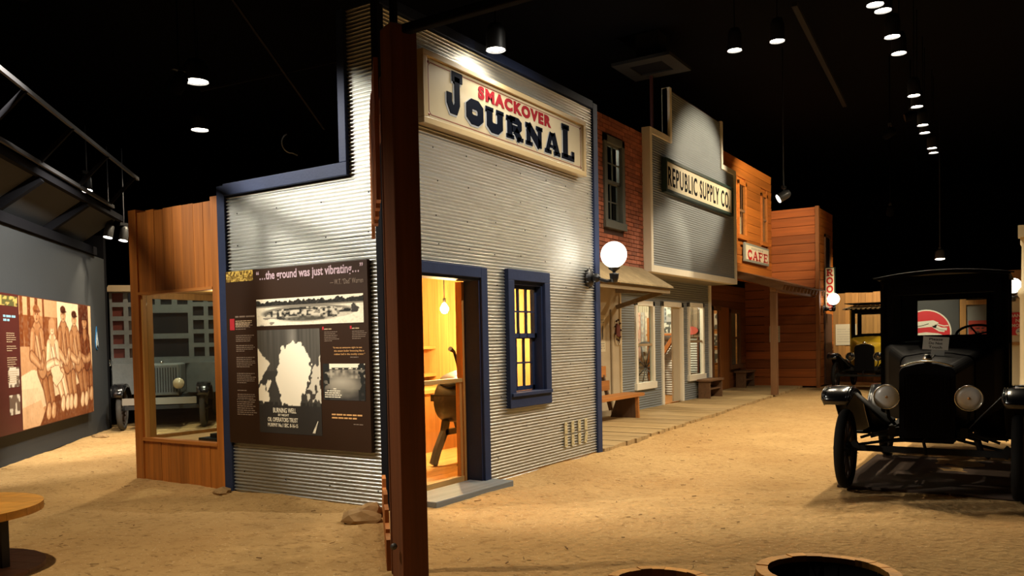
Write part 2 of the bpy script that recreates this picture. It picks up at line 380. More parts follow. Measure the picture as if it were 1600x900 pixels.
# navy trim
for nm, a, b_ in (('corner_trim', (4.08, -.035, 0), (4.205, .05, 4.55)), ('parapet_trim', (.0, -.035, 4.47), (4.08, .06, 4.57)),
                  ('corner_trim', (-.035, 2.07, 0), (.05, 2.19, 3.13)), ('parapet_trim', (-.05, .36, 3.02), (.08, 2.07, 3.14)),
                  ('parapet_trim', (-.05, .36, 3.14), (.08, .45, 4.5)), ('dark_corner_strip', (-.03, -.03, 0), (.05, .05, 4.5))):
    B().box(a, b_).build(nm, m_black if nm.startswith('dark') else m_blue, jo, .006)
# doorway
dfm = B().box((1.44, -.06, 0), (1.55, .0, 2.26)); dfm.box((.31, -.06, 0), (.42, 0, 2.26)); dfm.box((.42, -.06, 2.15), (1.44, 0, 2.26))
df = dfm.build('door_frame', m_blue, jo, .006)
B().box((1.425, -.03, .04), (1.45, .16, 2.15)).box((.41, -.03, .04), (.43, .16, 2.15)).box((.43, -.03, 2.125), (1.425, .16, 2.15)).build('door_lining', m_blue, df)
sil = B().box((.30, -.30, -.02), (1.60, .14, .055)).build('door_sill', wood('weathered_grey_sill', (.20, .22, .23), 'x', .1), jo, .008)
B().box((1.385, .16, .04), (1.43, .24, 2.12)).build('door_stop', m_pine_z, df)
# window in the front
wn = B()
for a, b_ in (((1.95, -.06, .88), (2.07, .0, 2.16)), ((2.73, -.06, .88), (2.85, 0, 2.16)), ((1.95, -.06, 2.16), (2.85, 0, 2.28)), ((1.95, -.06, .76), (2.85, -.0, .885)), ((1.97, -.085, .885), (2.83, .12, .925))): wn.box(a, b_)
wf = wn.build('window_frame', m_blue, jo, .005)
B().box((2.07, -.02, .925), (2.10, .13, 2.16)).box((2.70, -.02, .925), (2.73, .13, 2.16)).box((2.10, -.02, 2.12), (2.70, .13, 2.16)).build('window_lining', m_blue, wf)
for z0, z1, y in ((1.53, 2.12, .045), (.93, 1.56, .085)):
    b = B(); x0, x1 = 2.10, 2.70
    b.box((x0, y, z0), (x0+.045, y+.035, z1)).box((x1-.045, y, z0), (x1, y+.035, z1)).box((x0, y, z0), (x1, y+.035, z0+.05)).box((x0, y, z1-.04), (x1, y+.035, z1)); b.build('sash', m_blue, wf)
    for k in (1, 2): x = x0+.045+(x1-x0-.09)*k/3; board('glazing_bar', (x-.009, y, z0), (x+.009, y+.03, z1), m_blue, wf)
    zm = (z0+z1)/2; board('glazing_bar', (x0, y+.002, zm-.009), (x1, y+.028, zm+.009), m_blue, wf)
    for i in range(3):
        for j in range(2):
            xa = x0+.054+i*(x1-x0-.09)/3; board('pane', (xa, y+.014, (z0+.05, zm+.009)[j]), (xa+(x1-x0-.09)/3-.018, y+.018, (zm-.009, z1-.04)[j]), glass(), wf)
# eight small plates low on the wall
m_plate = mat('cream_tin_plate', (.62, .55, .33), .5, .2, var=.3, vscale=20)
for j in range(2):
    for i in range(4):
        x = 3.235+i*.175; z = .255+j*.165; o = board('wall_plate', (x-.032, -.026, z-.07), (x+.032, -.017, z+.07), m_plate, jo, (0, .25 if (i, j) == (3, 0) else 0, 0))
        b = B()
        for dz in (-.04, .04): b.lathe([(.007, 0), (0, .005)], (x, -.026, z+dz), (0, -1, 0), 6)
        b.build('screw', m_dkmetal, jo)
# interior
for k in range(15): board('lining_board', (1.33+k*.182, 2.92, .05), (1.33+k*.182+.178, 2.96, 2.7), m_pale_z, jo)
for k in range(15): board('lining_board', (4.06, .14+k*.185, .05), (4.1, .14+k*.185+.181, 2.7), m_pale_z, jo)
for k in range(18): board('floor_board', (.1, .0+k*.17, .0), (4.08, .0+k*.17+.166, .04), m_pale_x, jo)
board('ceiling_lining', (.1, .12, 2.62), (4.1, 2.96, 2.66), m_pale_x, jo)
for z in (.55, 1.0, 1.40): board('shelf', (1.4, 2.60, z), (4.06, 2.92, z+.045), m_pale_x, jo)
for x in (1.6, 2.5, 3.3): board('stud', (x, 2.82, .04), (x+.1, 2.92, 2.62), m_pale_z, jo)
board('counter_top', (2.6, 1.9, .82), (4.05, 2.5, .87), m_pale_x, jo); board('counter_front', (2.6, 1.92, .04), (4.05, 1.96, .82), m_pine_z, jo)
# low clear gate across the doorway
gt = empty('visitor_barrier', (.93, .16, .04), 'pine framed clear barrier across the lit office doorway', 'barrier')
B().box((.47, .17, 1.08), (1.385, .24, 1.12)).build('top_rail', m_pale_x, gt); B().box((.47, .17, .04), (1.385, .24, .10)).build('bottom_rail', m_pale_x, gt)
B().box((.47, .18, .10), (.52, .23, 1.08)).build('stile', m_pine_z, gt); B().box((1.345, .18, .10), (1.385, .23, 1.08)).build('stile', m_pine_z, gt)
B().box((.52, .2, .10), (1.345, .206, 1.08)).build('pane', glass(), gt)
# printing press
m_iron = mat('black_cast_iron', (.006, .006, .0065), .4)
pp = empty('printing_press', (2.32, .95, .04), 'black cast iron printing press with curved legs and flywheel inside the office', 'printing press')
for y in (.75, 1.15):
    b = B(); M = MF(0, y, 0)
    b.stroke([(1.98, .06), (2.06, .22), (2.20, .42), (2.26, .62), (2.24, .86)], .10, M, .05); b.stroke([(2.78, .06), (2.68, .24), (2.52, .42), (2.44, .62), (2.46, .86)], .10, M, .05)
    b.stroke([(2.2, .42), (2.52, .42)], .07, M, .05); b.build('side_frame', m_iron, pp)
B().lathe([(.0, 0), (.22, 0), (.26, .03), (.26, .45), (.22, .48), (0, .48)], (2.3, 1.18, .80), (0, -1, 0), 20).build('ink_drum', m_iron, pp)
B().lathe([(0, 0), (.25, 0), (.25, .03), (0, .03)], (2.3, .95, 1.06), (-.35, 0, .93), 24).build('ink_disc', m_iron, pp)
b = B().tube([(2.16+.26*math.cos(t), .66, .66+.26*math.sin(t)) for t in np.linspace(0, 2*PI, 28)[:-1]], .016, 8, closed=True)
for k in range(5): b.tube([(2.16, .66, .66), (2.16+.26*math.cos(k*1.257), .66, .66+.26*math.sin(k*1.257))], .011, 6)
b.build('flywheel', m_iron, pp)
B().tube([(2.32, .95, 1.06), (2.26, .95, 1.25), (2.2, .95, 1.38), (2.12, .95, 1.42)], [.022, .02, .018, .03], 8).build('lever', m_iron, pp)
B().box((2.05, .7, .80), (2.6, 1.2, .88)).build('platen', m_iron, pp)
pp.location += Vector((.07, -.02, 0))
# hanging bulb
bl = empty('hanging_bulb', (2.98, 1.6, 2.62), 'bare glowing bulb hanging on a cord inside the office', 'lamp')
B().tube([(2.98, 1.6, 2.62), (2.98, 1.6, 2.06)], .006, 6).build('cord', m_black, bl)
B().lathe([(.012, 0), (.02, .02), (.02, .06), (.008, .07)], (2.98, 1.6, 2.0), (0, 0, 1), 12).build('socket', m_dkmetal, bl)
B().lathe([(0, 0), (.03, .008), (.05, .04), (.055, .075), (.03, .12), (.015, .14)], (2.98, 1.6, 1.865), (0, 0, 1), 16).build('glowing_bulb', emit_mat('bulb_glow', (1, .78, .42), 90), bl)
point((2.85, 1.45, 1.75), 260, (1, .66, .28), .08); point((1.9, 2.1, 2.45), 100, (1, .66, .28), .08)  # first point is the hanging bulb, second has no fixture of its own
# ---- sign
m_cream = mat('cream_sign_paint', (.52, .43, .27), .38, var=.15, vscale=3, coat=.2)
m_cream2 = mat('cream_sign_edge', (.50, .37, .19), .35, coat=.3)
m_navy = mat('navy_lettering', (.003, .0045, .010), .85, spec=.05); m_shadow = mat('pale_letter_outline', (.34, .35, .36), .5)
m_red = mat('red_lettering', (.24, .016, .022), .85, spec=.05); m_rule = mat('red_rule', (.20, .045, .025), .5)
sg = empty('newspaper_sign', (2.1, -.02, 3.53), 'long cream newspaper sign with black slab letters high on the tin front', 'sign')
SX0, SX1, SZ0, SZ1 = .49, 3.72, 3.53, 4.21
B().box((SX0+.05, -.085, SZ0+.05), (SX1-.05, -.02, SZ1-.05)).build('sign_board', m_cream, sg)
B().box((SX0, -.115, SZ0), (SX1, -.02, SZ0+.06)).box((SX0, -.115, SZ1-.055), (SX1, -.02, SZ1)).box((SX0, -.115, SZ0+.06), (SX0+.06, -.02, SZ1-.055)).box((SX1-.06, -.115, SZ0+.06), (SX1, -.02, SZ1-.055)).build('sign_frame', m_cream2, sg, .006)
b = B(); M = MF(0, -.085, 0); X0, X1, Z0, Z1 = .60, 3.62, 3.63, 4.115; n = .035
for s_ in ([(X0+n, Z0), (X1-n, Z0)], [(X0+n, Z1), (X1-n, Z1)], [(X0, Z0+n), (X0, Z1-n)], [(X1, Z0+n), (X1, Z1-n)],
           [(X0+n, Z0), (X0+n*.4, Z0+n*.4), (X0, Z0+n)], [(X1-n, Z0), (X1-n*.4, Z0+n*.4), (X1, Z0+n)], [(X0+n, Z1), (X0+n*.4, Z1-n*.4), (X0, Z1-n)], [(X1-n, Z1), (X1-n*.4, Z1-n*.4), (X1, Z1-n)]): b.stroke(s_, .009, M, .002)
for cx, cz in ((X0, Z0), (X0, Z1), (X1, Z0), (X1, Z1)): b.lathe([(.014, 0), (.014, .003), (0, .003)], (cx, -.085, cz), (0, -1, 0), 8)
b.build('ruled_border', m_rule, sg)
SLAB = {'J': ([[(.34, .90), (1.0, .90)], [(.66, .9), (.66, .28), (.54, .13), (.32, .13), (.17, .28), (.17, .5)]], (.22, .30)),
        'O': ([[(.17, .30), (.17, .70), (.34, .86), (.66, .86), (.83, .70), (.83, .30), (.66, .14), (.34, .14), (.17, .30)]], (.30,)),
        'U': ([[(.0, .92), (.42, .92)], [(.58, .92), (1., .92)], [(.21, .9), (.21, .28), (.36, .13), (.64, .13), (.79, .28), (.79, .9)]], (.17, .17, .28)),
        'R': ([[(.0, .08), (.44, .08)], [(0, .91), (.5, .91)], [(.2, .05), (.2, .95)], [(.2, .88), (.68, .88), (.80, .78), (.80, .60), (.68, .49), (.3, .49)], [(.52, .45), (.82, .05)], [(.64, .08), (1., .08)]], (.17, .17, .27, .2, .25, .17)),
        'N': ([[(0, .08), (.4, .08)], [(0, .92), (.34, .92)], [(.17, .05), (.17, .95)], [(.17, .9), (.83, .1)], [(.83, .02), (.83, .95)], [(.62, .92), (1., .92)]], (.17, .17, .2, .26, .2, .17)),
        'A': ([[(0, .08), (.42, .08)], [(.6, .08), (1., .08)], [(.16, .08), (.43, .98)], [(.82, .08), (.53, .98)], [(.28, .36), (.7, .36)], [(.36, .93), (.6, .93)]], (.17, .17, .18, .26, .13, .14)),
        'L': ([[(.0, .07), (1.0, .07)], [(.9, .07), (.9, .28)], [(.3, .05), (.3, .95)], [(.02, .93), (.6, .93)]], (.14, .2, .34, .14))}
def slab(ch, x0, x1, z0, z1, y, m, th, grow=0, dx=0, dz=0):
    b = B(); st, wd = SLAB[ch]; sx, sz = x1-x0, z1-z0
    for p, w_ in zip(st, wd):
        closed = len(p) > 3 and p[0] == p[-1]; q = [(x0+a*sx+dx, z0+c*sz+dz) for a, c in (p[:-1] if closed else p)]
        b.stroke(q, w_*(sz*1.05 if all(abs(c-p[0][1]) < .01 for a, c in p) else sx*1.08)*(1+grow), MF(0, y, 0), th, closed)
    return b
for ch, x0, x1, z0, z1 in (('J', .87, 1.13, 3.70, 4.12), ('O', 1.19, 1.49, 3.70, 3.915), ('U', 1.53, 1.87, 3.69, 3.92), ('R', 1.92, 2.26, 3.68, 3.915), ('N', 2.31, 2.68, 3.68, 3.92), ('A', 2.73, 3.09, 3.67, 3.915), ('L', 3.13, 3.44, 3.67, 4.08)):
    slab(ch, x0, x1, z0, z1, -.0855, m_shadow, .003, .22, -.012, -.012).build('letter_outline', m_shadow, sg)
    slab(ch, x0, x1, z0, z1, -.089, m_navy, .006).build('letter', m_navy, sg)
text('SMACKOVER', MF(1.41, -.0865, 3.965), 1.48, .135, m_red, sg, 'red_lettering', .06, .003, 1.22)
# ---- exhibit panel on the side wall
m_panel = mat('dark_brown_panel', (.030, .0125, .005), .45, spec=.3)
m_lilac = mat('lilac_print', (.50, .36, .42), .6); m_ptext = mat('tan_print', (.42, .30, .18), .6); m_otext = mat('orange_print', (.62, .33, .12), .6); m_dim = mat('dim_print', (.20, .14, .10), .6)
m_redsq = mat('red_print', (.45, .01, .02), .6)
ep = empty('exhibit_panel', (-.03, 1.1, .52), 'dark brown exhibit panel about a burning oil well on the tin side wall', 'exhibit panel')
B().box((-.05, .14, .52), (-.015, 2.07, 2.25)).build('panel_board', m_panel, ep, .003)
PX = -.0515
def EP(u, z, o=0): return MS(PX-o, 2.07-u, z)
def bars(b, u, z, wd, n, step, th, M0, ragged=.25, r=random.Random(2)):
    for k in range(n):
        l = wd*(1-r.random()*ragged) if k < n-1 else wd*r.uniform(.4, .8)
        x = u
        while x < u+l-th:
            e_ = min(u+l, x+th*r.uniform(2, 6)); b.prism([(x, z-k*step), (e_, z-k*step), (e_, z-k*step+th), (x, z-k*step+th)], M0, .0006); x = e_+th*.7
text('\u201c\u2026the ground was just vibrating\u2026\u201d', EP(.47, 2.115), 1.41, .112, m_lilac, ep, 'headline', .02, .0006)
text('\u2014 W.T. \u201cDad\u201d Warren', EP(1.47, 2.045), .41, .048, m_dim, ep, 'byline', .0, .0006)
b = B(); M0 = EP(0, 0)
for z, n in ((1.72, 4), (1.60, 4), (1.50, 4), (1.38, 6), (1.22, 6), (1.05, 1), (1.01, 4)): bars(b, .14, z, .29, n, .0185, .008, M0)
bars(b, .13, .955, .30, 8, .021, .010, M0); tag(b.build('body_text', m_dim, ep), kind='stuff')
b = B(); bars(b, .14, 1.745, .28, 4, .017, .009, M0); bars(b, 1.38, 1.635, .14, 1, .02, .010, M0); bars(b, 1.73, 1.635, .11, 1, .02, .010, M0); tag(b.build('body_text', m_ptext, ep), kind='stuff')
b = B(); bars(b, 1.38, 1.61, .2, 6, .0165, .006, M0); bars(b, 1.73, 1.61, .19, 5, .0165, .006, M0); bars(b, 1.70, 1.375, .17, 1, .02, .008, M0); bars(b, 1.72, .765, .17, 1, .02, .008, M0); tag(b.build('body_text', m_dim, ep), kind='stuff')
for k, (t, u, wd) in enumerate((('\u201cIt was an awesome sight to see', 1.485, .36), ('the steam boiler bouncing like a', 1.50, .37), ('rubber ball in the muddy crater.\u201d', 1.50, .38))): text(t, EP(u, 1.455-k*.03), wd, .021, m_otext, ep, 'quotation', .01, .0006)
b = B(); bars(b, 1.45, .845, .42, 2, .03, .014, M0, .1); tag(b.build('quotation', m_otext, ep), kind='stuff')
for u, z, a, h in ((.055, 1.66, .07, .115), (1.355, 1.635, .022, .028), (1.705, 1.635, .022, .028)): B().prism([(u, z), (u+a, z), (u+a, z+h), (u, z+h)], M0, .0006).build('red_marker', m_redsq, ep)
b = B(); bars(b, .14, 1.785, .30, 1, .02, .016, M0, .1); b.prism([(.30, 1.785), (.43, 1.785), (.43, 1.80), (.30, 1.80)], M0, .0005); tag(b.build('subhead', m_dim, ep), kind='stuff')
W1 = (.90, .82, .64); K1 = (.012, .011, .01)
# header strip: crowd in yellow
c = Canvas(.40, .105, 80, 24, (.75, .52, .12)); c.put((c.noise(30, 6, 3) > .52).astype(float), (.16, .09, .015)); c.put((c.v < .55)*(c.noise(40, 10, 8) > .5), (.30, .19, .04)); c.build(EP(.02, 2.145, .0005), ep)
# panorama of the crater
c = Canvas(1.415, .26, 220, 56, W1)
tl = .80+.10*c.noise(60, 1, 5)+.08*c.noise(14, 1, 6); c.put(((c.v > .72) & (c.v < tl)).astype(float), (.02, .018, .015)); c.put(((c.v > .68) & (c.v < .74)).astype(float), (.25, .22, .17))
c.ell(.49, .44, .43, .27, (.10, .09, .07), 1, .06); c.ell(.5, .5, .40, .20, (.30, .27, .21), .8, .2)
k = c.noise(46, 14, 2); msk = ((c.u-.5)/.42)**2+((c.v-.40)/.24)**2 < 1; c.put(msk*(k > .55), (.62, .56, .44)); c.put(msk*(k < .32), (.02, .02, .018)); c.put(msk*(c.v > .56)*(c.noise(30, 8, 4) > .35), (.03, .028, .022))
c.ell(.47, .22, .22, .10, (.07, .065, .05), .9, .3); c.poly([(.905, .36), (.95, .38), (.945, .62), (.925, .70), (.90, .6)], (.05, .045, .04), jit=.04)
c.put((c.u < .2)*(c.v < .3)*(c.noise(20, 10, 12) > .55), (.28, .25, .2)); c.put((c.noise(90, 24, 20)-.5).clip(0, 1)*.5, (.2, .18, .14)); c.build(EP(.46, 1.69, .0005), ep)
# burning well
c = Canvas(.86, 1.005, 110, 128, (.055, .05, .042)); c.put(((c.v > .60)*(c.noise(40, 2, 4)*.5)), (.16, .145, .12))
c.ell(.57, .9, .05, .16, (.30, .28, .24), .6, .8)
c.poly([(-.02, .82), (.06, .79), (.13, .74), (.19, .68), (.16, .62), (.09, .56), (.03, .50), (-.02, .48)], W1, jit=.05); c.poly([(.14, .40), (.19, .44), (.21, .50), (.16, .52), (.13, .48)], W1, jit=.03)
c.poly([(-.02, .30), (.15, .31), (.17, .40), (.10, .46), (.03, .45), (-.02, .40)], W1, jit=.06)
c.poly([(1.02, .75), (.95, .66), (.87, .60), (.84, .50), (.80, .40), (.82, .34), (1.02, .32)], (.62, .56, .44), jit=.07); c.put((c.u > .78)*(c.v < .55)*(c.v > .3)*(c.noise(26, 22, 6) > .6), (.06, .05, .04))
c.poly([(.36, .27), (.36, .36), (.33, .44), (.30, .50), (.30, .58), (.33, .66), (.36, .74), (.38, .80), (.46, .84), (.52, .86), (.60, .88), (.68, .85), (.76, .80), (.83, .72), (.85, .64), (.82, .58), (.82, .50), (.78, .44), (.72, .38), (.69, .30), (.68, .27)], (.94, .86, .68), jit=.06)
c.put((c.v < .30)*((c.u < .35) | (c.u > .69))*(c.v > .24)*(c.noise(50, 8, 14) > .35), (.03, .027, .022)); c.put((c.v < .27).astype(float), (.032, .028, .024))
c.build(EP(.46, .645, .0005), ep)
for t, u, z, wd, h in (('BURNING WELL', .20, .20, .32, .048), ('BY NIGHT', .27, .168, .15, .022), ('OIL OPERATORS TRUST', .12, .112, .42, .042), ('MURPHY No.1 SEC. 8-16-15', .12, .062, .42, .036)): text(t, EP(.46+u, .645+z, .001), wd, h, mat('white_ink', W1, .6), ep, 'caption', .01, .0005)
b = B(); [b.stroke([(1.20+.012*k, .665), (1.245+.012*k, .74+.02*k)], .008, EP(0, 0, .001), .0005) for k in range(3)]; b.build('caption', mat('white_ink', W1, .6), ep)
# small photo
c = Canvas(.525, .335, 80, 52, (.05, .045, .04)); c.put((c.v > .86).astype(float), W1); c.put(((c.v > .82+.1*c.noise(26, 1, 3)) & (c.v < .9)).astype(float), (.03, .03, .025)); c.put(((c.v > .6)*(c.v < .84))*c.noise(20, 14, 4), (.45, .40, .31)); c.ell(.47, .40, .40, .28, (.30, .27, .21), .9, .35); c.ell(.45, .5, .2, .1, (.5, .45, .36), .6, .8); c.put((c.v < .3)*c.noise(10, 10, 3)*.5, (.02, .02, .02))
c.put(((c.u < .16) | (c.u > .84))*(c.noise(14, 12, 9) > .45), (.02, .02, .018)); c.build(EP(1.35, .985, .0005), ep)
b = B(); 
for k, (u, wd) in enumerate(((.13, .08), (.05, .30), (.02, .37), (.02, .40), (.02, .42))): bars(b, 1.35+u, 1.085-k*.019, wd, 1, .02, .008, EP(0, 0, .001), .1)
b.build('caption', mat('white_ink', W1, .6), ep)
# ================================================================== pine display case left of the tin side wall
m_case_z = wood('amber_case_pine', (.50, .165, .022), 'z', .22, .5, .75, (.10, .03, .006)); m_case_x = wood('amber_case_pine_rail', (.47, .17, .03), 'y', .2, .5); m_casein = wood('light_case_pine', (.62, .33, .09), 'z', .1)
dc = empty('display_case', (.48, 2.95, 0), 'amber pine display case with a glazed opening beside the tin side wall', 'display case')
ys = [2.19, 2.30, 2.44, 2.60, 2.80, 2.96, 3.12, 3.28, 3.43, 3.59]
for a, b_ in zip(ys[1:-1], ys[2:]):
    dx = random.uniform(0, .006); board('upper_board', (-.012-dx, a+.002, 2.11), (.03, b_-.002, 3.0+.02*random.random()), m_case_z, dc); board('lower_board', (-.012-dx, a+.002, .0), (.03, b_-.002, .47), m_case_z, dc)
for a, b_ in ((2.19, 2.30), (3.59, 3.73)): board('corner_post', (-.03, a, 0), (.09, b_, 3.04), m_case_z, dc)
for k in range(7): 
    x = .09+k*.158; board('side_board', (x, 3.70, 2.11), (x+.146, 3.73, 3.0), m_case_z, dc); board('side_board', (x, 3.70, 0), (x+.146, 3.73, .47), m_case_z, dc)
board('corner_post', (1.2, 3.61, 0), (1.29, 3.73, 3.04), m_case_z, dc)
board('sill', (-.035, 2.3, .46), (.06, 3.59, .495), m_case_x, dc); board('head_rail', (-.035, 2.3, 2.09), (.06, 3.59, 2.12), m_case_x, dc)
board('jamb', (.0, 3.555, .495), (.12, 3.59, 2.09), m_casein, dc); board('jamb', (.0, 2.30, .495), (.12, 2.33, 2.09), m_casein, dc)
board('side_rail', (.09, 3.62, .46), (1.2, 3.70, .50), m_casein, dc); board('side_rail', (.09, 3.62, 2.06), (1.2, 3.70, 2.13), m_casein, dc)
board('case_floor', (.06, 2.2, .42), (1.26, 3.62, .462), m_casein, dc); board('case_ceiling', (.03, 2.2, 2.13), (1.26, 3.70, 2.17), m_casein, dc)
board('case_back', (1.26, 2.2, 0), (1.29, 3.61, 3.0), m_casein, dc)
board('pane', (.045, 2.33, .495), (.05, 3.555, 2.09), glass(), dc); board('pane', (.12, 3.655, .50), (1.2, 3.66, 2.06), glass(), dc)
point((.5, 2.95, 2.02), 5, WARM, .05)  # small light added inside the case, without a fixture
ex = empty('iron_drill_fitting', (.45, 2.6, .462), 'black cast iron oil field fitting on stepped base inside the pine case', 'fitting')
B().box((.2, 2.36, .462), (.62, 2.92, .50)).build('base_plate', m_iron, ex, .005); B().box((.26, 2.40, .50), (.56, 2.80, .545)).build('base_step', m_iron, ex, .005)
B().lathe([(0, 0), (.13, 0), (.13, .06), (.06, .09), (.05, .16), (0, .16)], (.41, 2.56, .545), (0, 0, 1), 16).build('valve_body', m_iron, ex); B().tube([(.41, 2.62, .66), (.41, 2.78, .58)], .02, 8).build('spout', m_iron, ex)
jr = empty('glass_jar', (.36, 2.72, .545), 'tiny clear glass jar standing on the iron fitting', 'jar'); B().lathe([(.03, 0), (.032, .05), (.022, .08), (.024, .1)], (.36, 2.72, .545), n=12).build('jar_body', glass(), jr); B().lathe([(.024, .1), (.026, .1), (.026, .115), (0, .115)], (.36, 2.72, .545), n=12).build('lid', m_rail, jr)
# ================================================================== timber gate frame in the foreground
m_dkw = wood('dark_stained_timber', (.19, .057, .019), 'z', .15, .7); m_redw = wood('red_brown_plank', (.50, .17, .035), 'z', .3, .65); m_dky = wood('dark_stained_beam', (.05, .022, .012), 'y', .1, .8)
tf = empty('timber_gateway', (-1.72, -1.62, 0), 'dark rough timber gateway post with planks running to the tin corner', 'gateway')
def rotbox(c, sx, sy, z0, z1, ang): 
    ca, sa = math.cos(ang), math.sin(ang); b = B(); vs = [(c[0]+x*ca-y*sa, c[1]+x*sa+y*ca, z) for z in (z0, z1) for x, y in ((-sx/2, -sy/2), (sx/2, -sy/2), (sx/2, sy/2), (-sx/2, sy/2))]
    return b.add(vs, [(0, 3, 2, 1), (4, 5, 6, 7), (0, 1, 5, 4), (1, 2, 6, 5), (2, 3, 7, 6), (3, 0, 4, 7)])
AG = math.radians(43)
rotbox((-1.685, -1.655), .16, .17, 0, 3.38, math.radians(65)).build('gate_post', m_dkw, tf, .008)
rotbox((-1.45, -1.345), .08, .08, 0, 3.2, AG).build('gate_post', m_dkw, tf, .006)
rotbox((-1.70, -6.2), .16, .16, 0, 3.42, 0).build('gate_post', m_dkw, tf, .008)
B().box((-1.73, -6.4, 3.325), (-1.67, -1.55, 3.38)).build('header_beam', m_black, tf, .01)
for k in range(9):
    t = k/8; x = -.16-1.2*t; y = -.09-1.10*t; h = random.uniform(.16, .34)*(1-.2*t)
    rotbox((x, y), .205, .03, -.02, h+.05, AG).build('low_plank', m_redw, tf)
for k in range(8):
    t = k/7; x = -.30-1.05*t; y = -.17-1.0*t
    rotbox((x, y), .14, .03, 2.45+random.uniform(-.08, .05), 3.38+random.uniform(-.05, .05), AG).build('upper_plank', m_redw, tf)
B().bar((-.2, -.13, 3.2), (-1.66, -1.58, 3.2), .05, .12).build('plank_rail', m_dkw, tf)
B().bar((-1.66, -1.60, 3.38), (-1.66, -1.60, 4.3), .035, .035).build('iron_rod', m_black, tf)
B().lathe([(.02, 0), (.02, .02), (0, .025)], (-1.79, -1.62, .28), (-1, -.3, 0), 8).build('bolt', m_rail, tf)
# ================================================================== brick building with shed awning
m_stucco = mat('beige_stucco', (.50, .40, .26), .9, var=.25, vscale=2.5, bump=.25, bscale=30)
m_mortar = mat('dark_mortar', (.06, .03, .022), .95)
m_brick = mat('red_brick', (.42, .135, .075), .85, var=.35, vscale=14, bump=.3, bscale=60, objvar=.35)
m_gtrim = mat('grey_green_trim', (.12, .125, .11), .6)
m_awn = wood('weathered_awning_board', (.42, .32, .18), 'y', .15, .8); m_awnx = wood('weathered_awning_fascia', (.30, .22, .12), 'x', .15, .8)
bk = empty('brick_storefront', (6.6, 1.42, 0), 'red brick storefront with grey sash window above a shed awning', 'building')
board('mortar_bed', (4.2, 1.44, 2.72), (7.30, 1.56, 5.36), m_mortar, bk); board('mortar_bed', (8.12, 1.44, 2.72), (9.0, 1.56, 5.36), m_mortar, bk)
board('mortar_bed', (7.30, 1.44, 2.72), (8.12, 1.56, 3.42), m_mortar, bk); board('mortar_bed', (7.30, 1.44, 5.02), (8.12, 1.56, 5.36), m_mortar, bk)
BH, BL = .0755, .222
far_b = B()
for r_ in range(35):
    z = 2.725+r_*BH; x = 4.22-(BL/2 if r_ % 2 else 0)
    while x < 8.98:
        a, b_ = max(x, 4.21), min(x+BL-.012, 8.99)
        x += BL
        if b_-a < .04: continue
        if z+BH > 3.40 and z < 5.04:
            if a < 7.30 < b_: b_ = 7.30
            elif a < 8.12 < b_: a = 8.12
            elif 7.3 <= a and b_ <= 8.12: continue
        y = 1.42+random.uniform(-.004, .004)
        if b_ < 6.95: far_b.box((a, y, z), (b_, 1.45, z+BH-.012))
        else: board('brick', (a, y, z), (b_, 1.46, z+BH-.012), m_brick, bk)
tag(far_b.build('bricks_behind_office', m_brick, bk), kind='stuff')
# upper sash window
X0, X1, Z0, Z1 = 7.30, 8.12, 3.42, 5.02
fr = B().box((X0, 1.38, Z0), (X0+.11, 1.5, Z1)).box((X1-.11, 1.38, Z0), (X1, 1.5, Z1)).box((X0, 1.38, Z1-.12), (X1, 1.5, Z1)).box((X0-.02, 1.36, Z0), (X1+.02, 1.5, Z0+.13)).build('window_frame', m_gtrim, bk, .005)
for z0, z1, y in ((4.22, Z1-.12, 1.43), (Z0+.13, 4.26, 1.47)):
    a, b_ = X0+.11, X1-.11
    B().box((a, y, z0), (a+.04, y+.03, z1)).box((b_-.04, y, z0), (b_, y+.03, z1)).box((a, y, z0), (b_, y+.03, z0+.05)).box((a, y, z1-.045), (b_, y+.03, z1)).build('sash', m_gtrim, fr)
    xm, zm = (a+b_)/2, (z0+z1)/2
    board('glazing_bar', (xm-.01, y, z0), (xm+.01, y+.025, z1), m_gtrim, fr); board('glazing_bar', (a, y+.002, zm-.01), (b_, y+.023, zm+.01), m_gtrim, fr)
    for xa, xb in ((a+.04, xm-.01), (xm+.01, b_-.04)):
        for za, zb in ((z0+.05, zm-.01), (zm+.01, z1-.045)): board('pane', (xa, y+.012, za), (xb, y+.016, zb), glass(), fr)
point((7.75, 1.80, 4.95), 22, NEUT, .04)  # added light, hidden above the window frame to brighten the blind
board('window_blind', (X0-.1, 2.00, Z0-.2), (X1+.5, 2.02, Z1+.1), mat('cream_blind', (.62, .55, .36), .8), bk)
board('rear_wall', (4.2, 1.95+.9, 2.7), (9.0, 2.95, 5.3), m_black, bk)
# lower stucco wall
B().box((4.21, 1.95, .0), (9.02, 2.10, 3.0)).build('stucco_wall', m_stucco, bk)
board('batten', (8.57, 1.925, .05), (8.62, 1.95, 2.05), wood('beige_batten', (.34, .26, .16), 'z', .1), bk)
board('corner_board', (8.97, 1.92, .05), (9.03, 1.95, 2.9), mat('pale_corner_board', (.58, .45, .26), .8), bk)
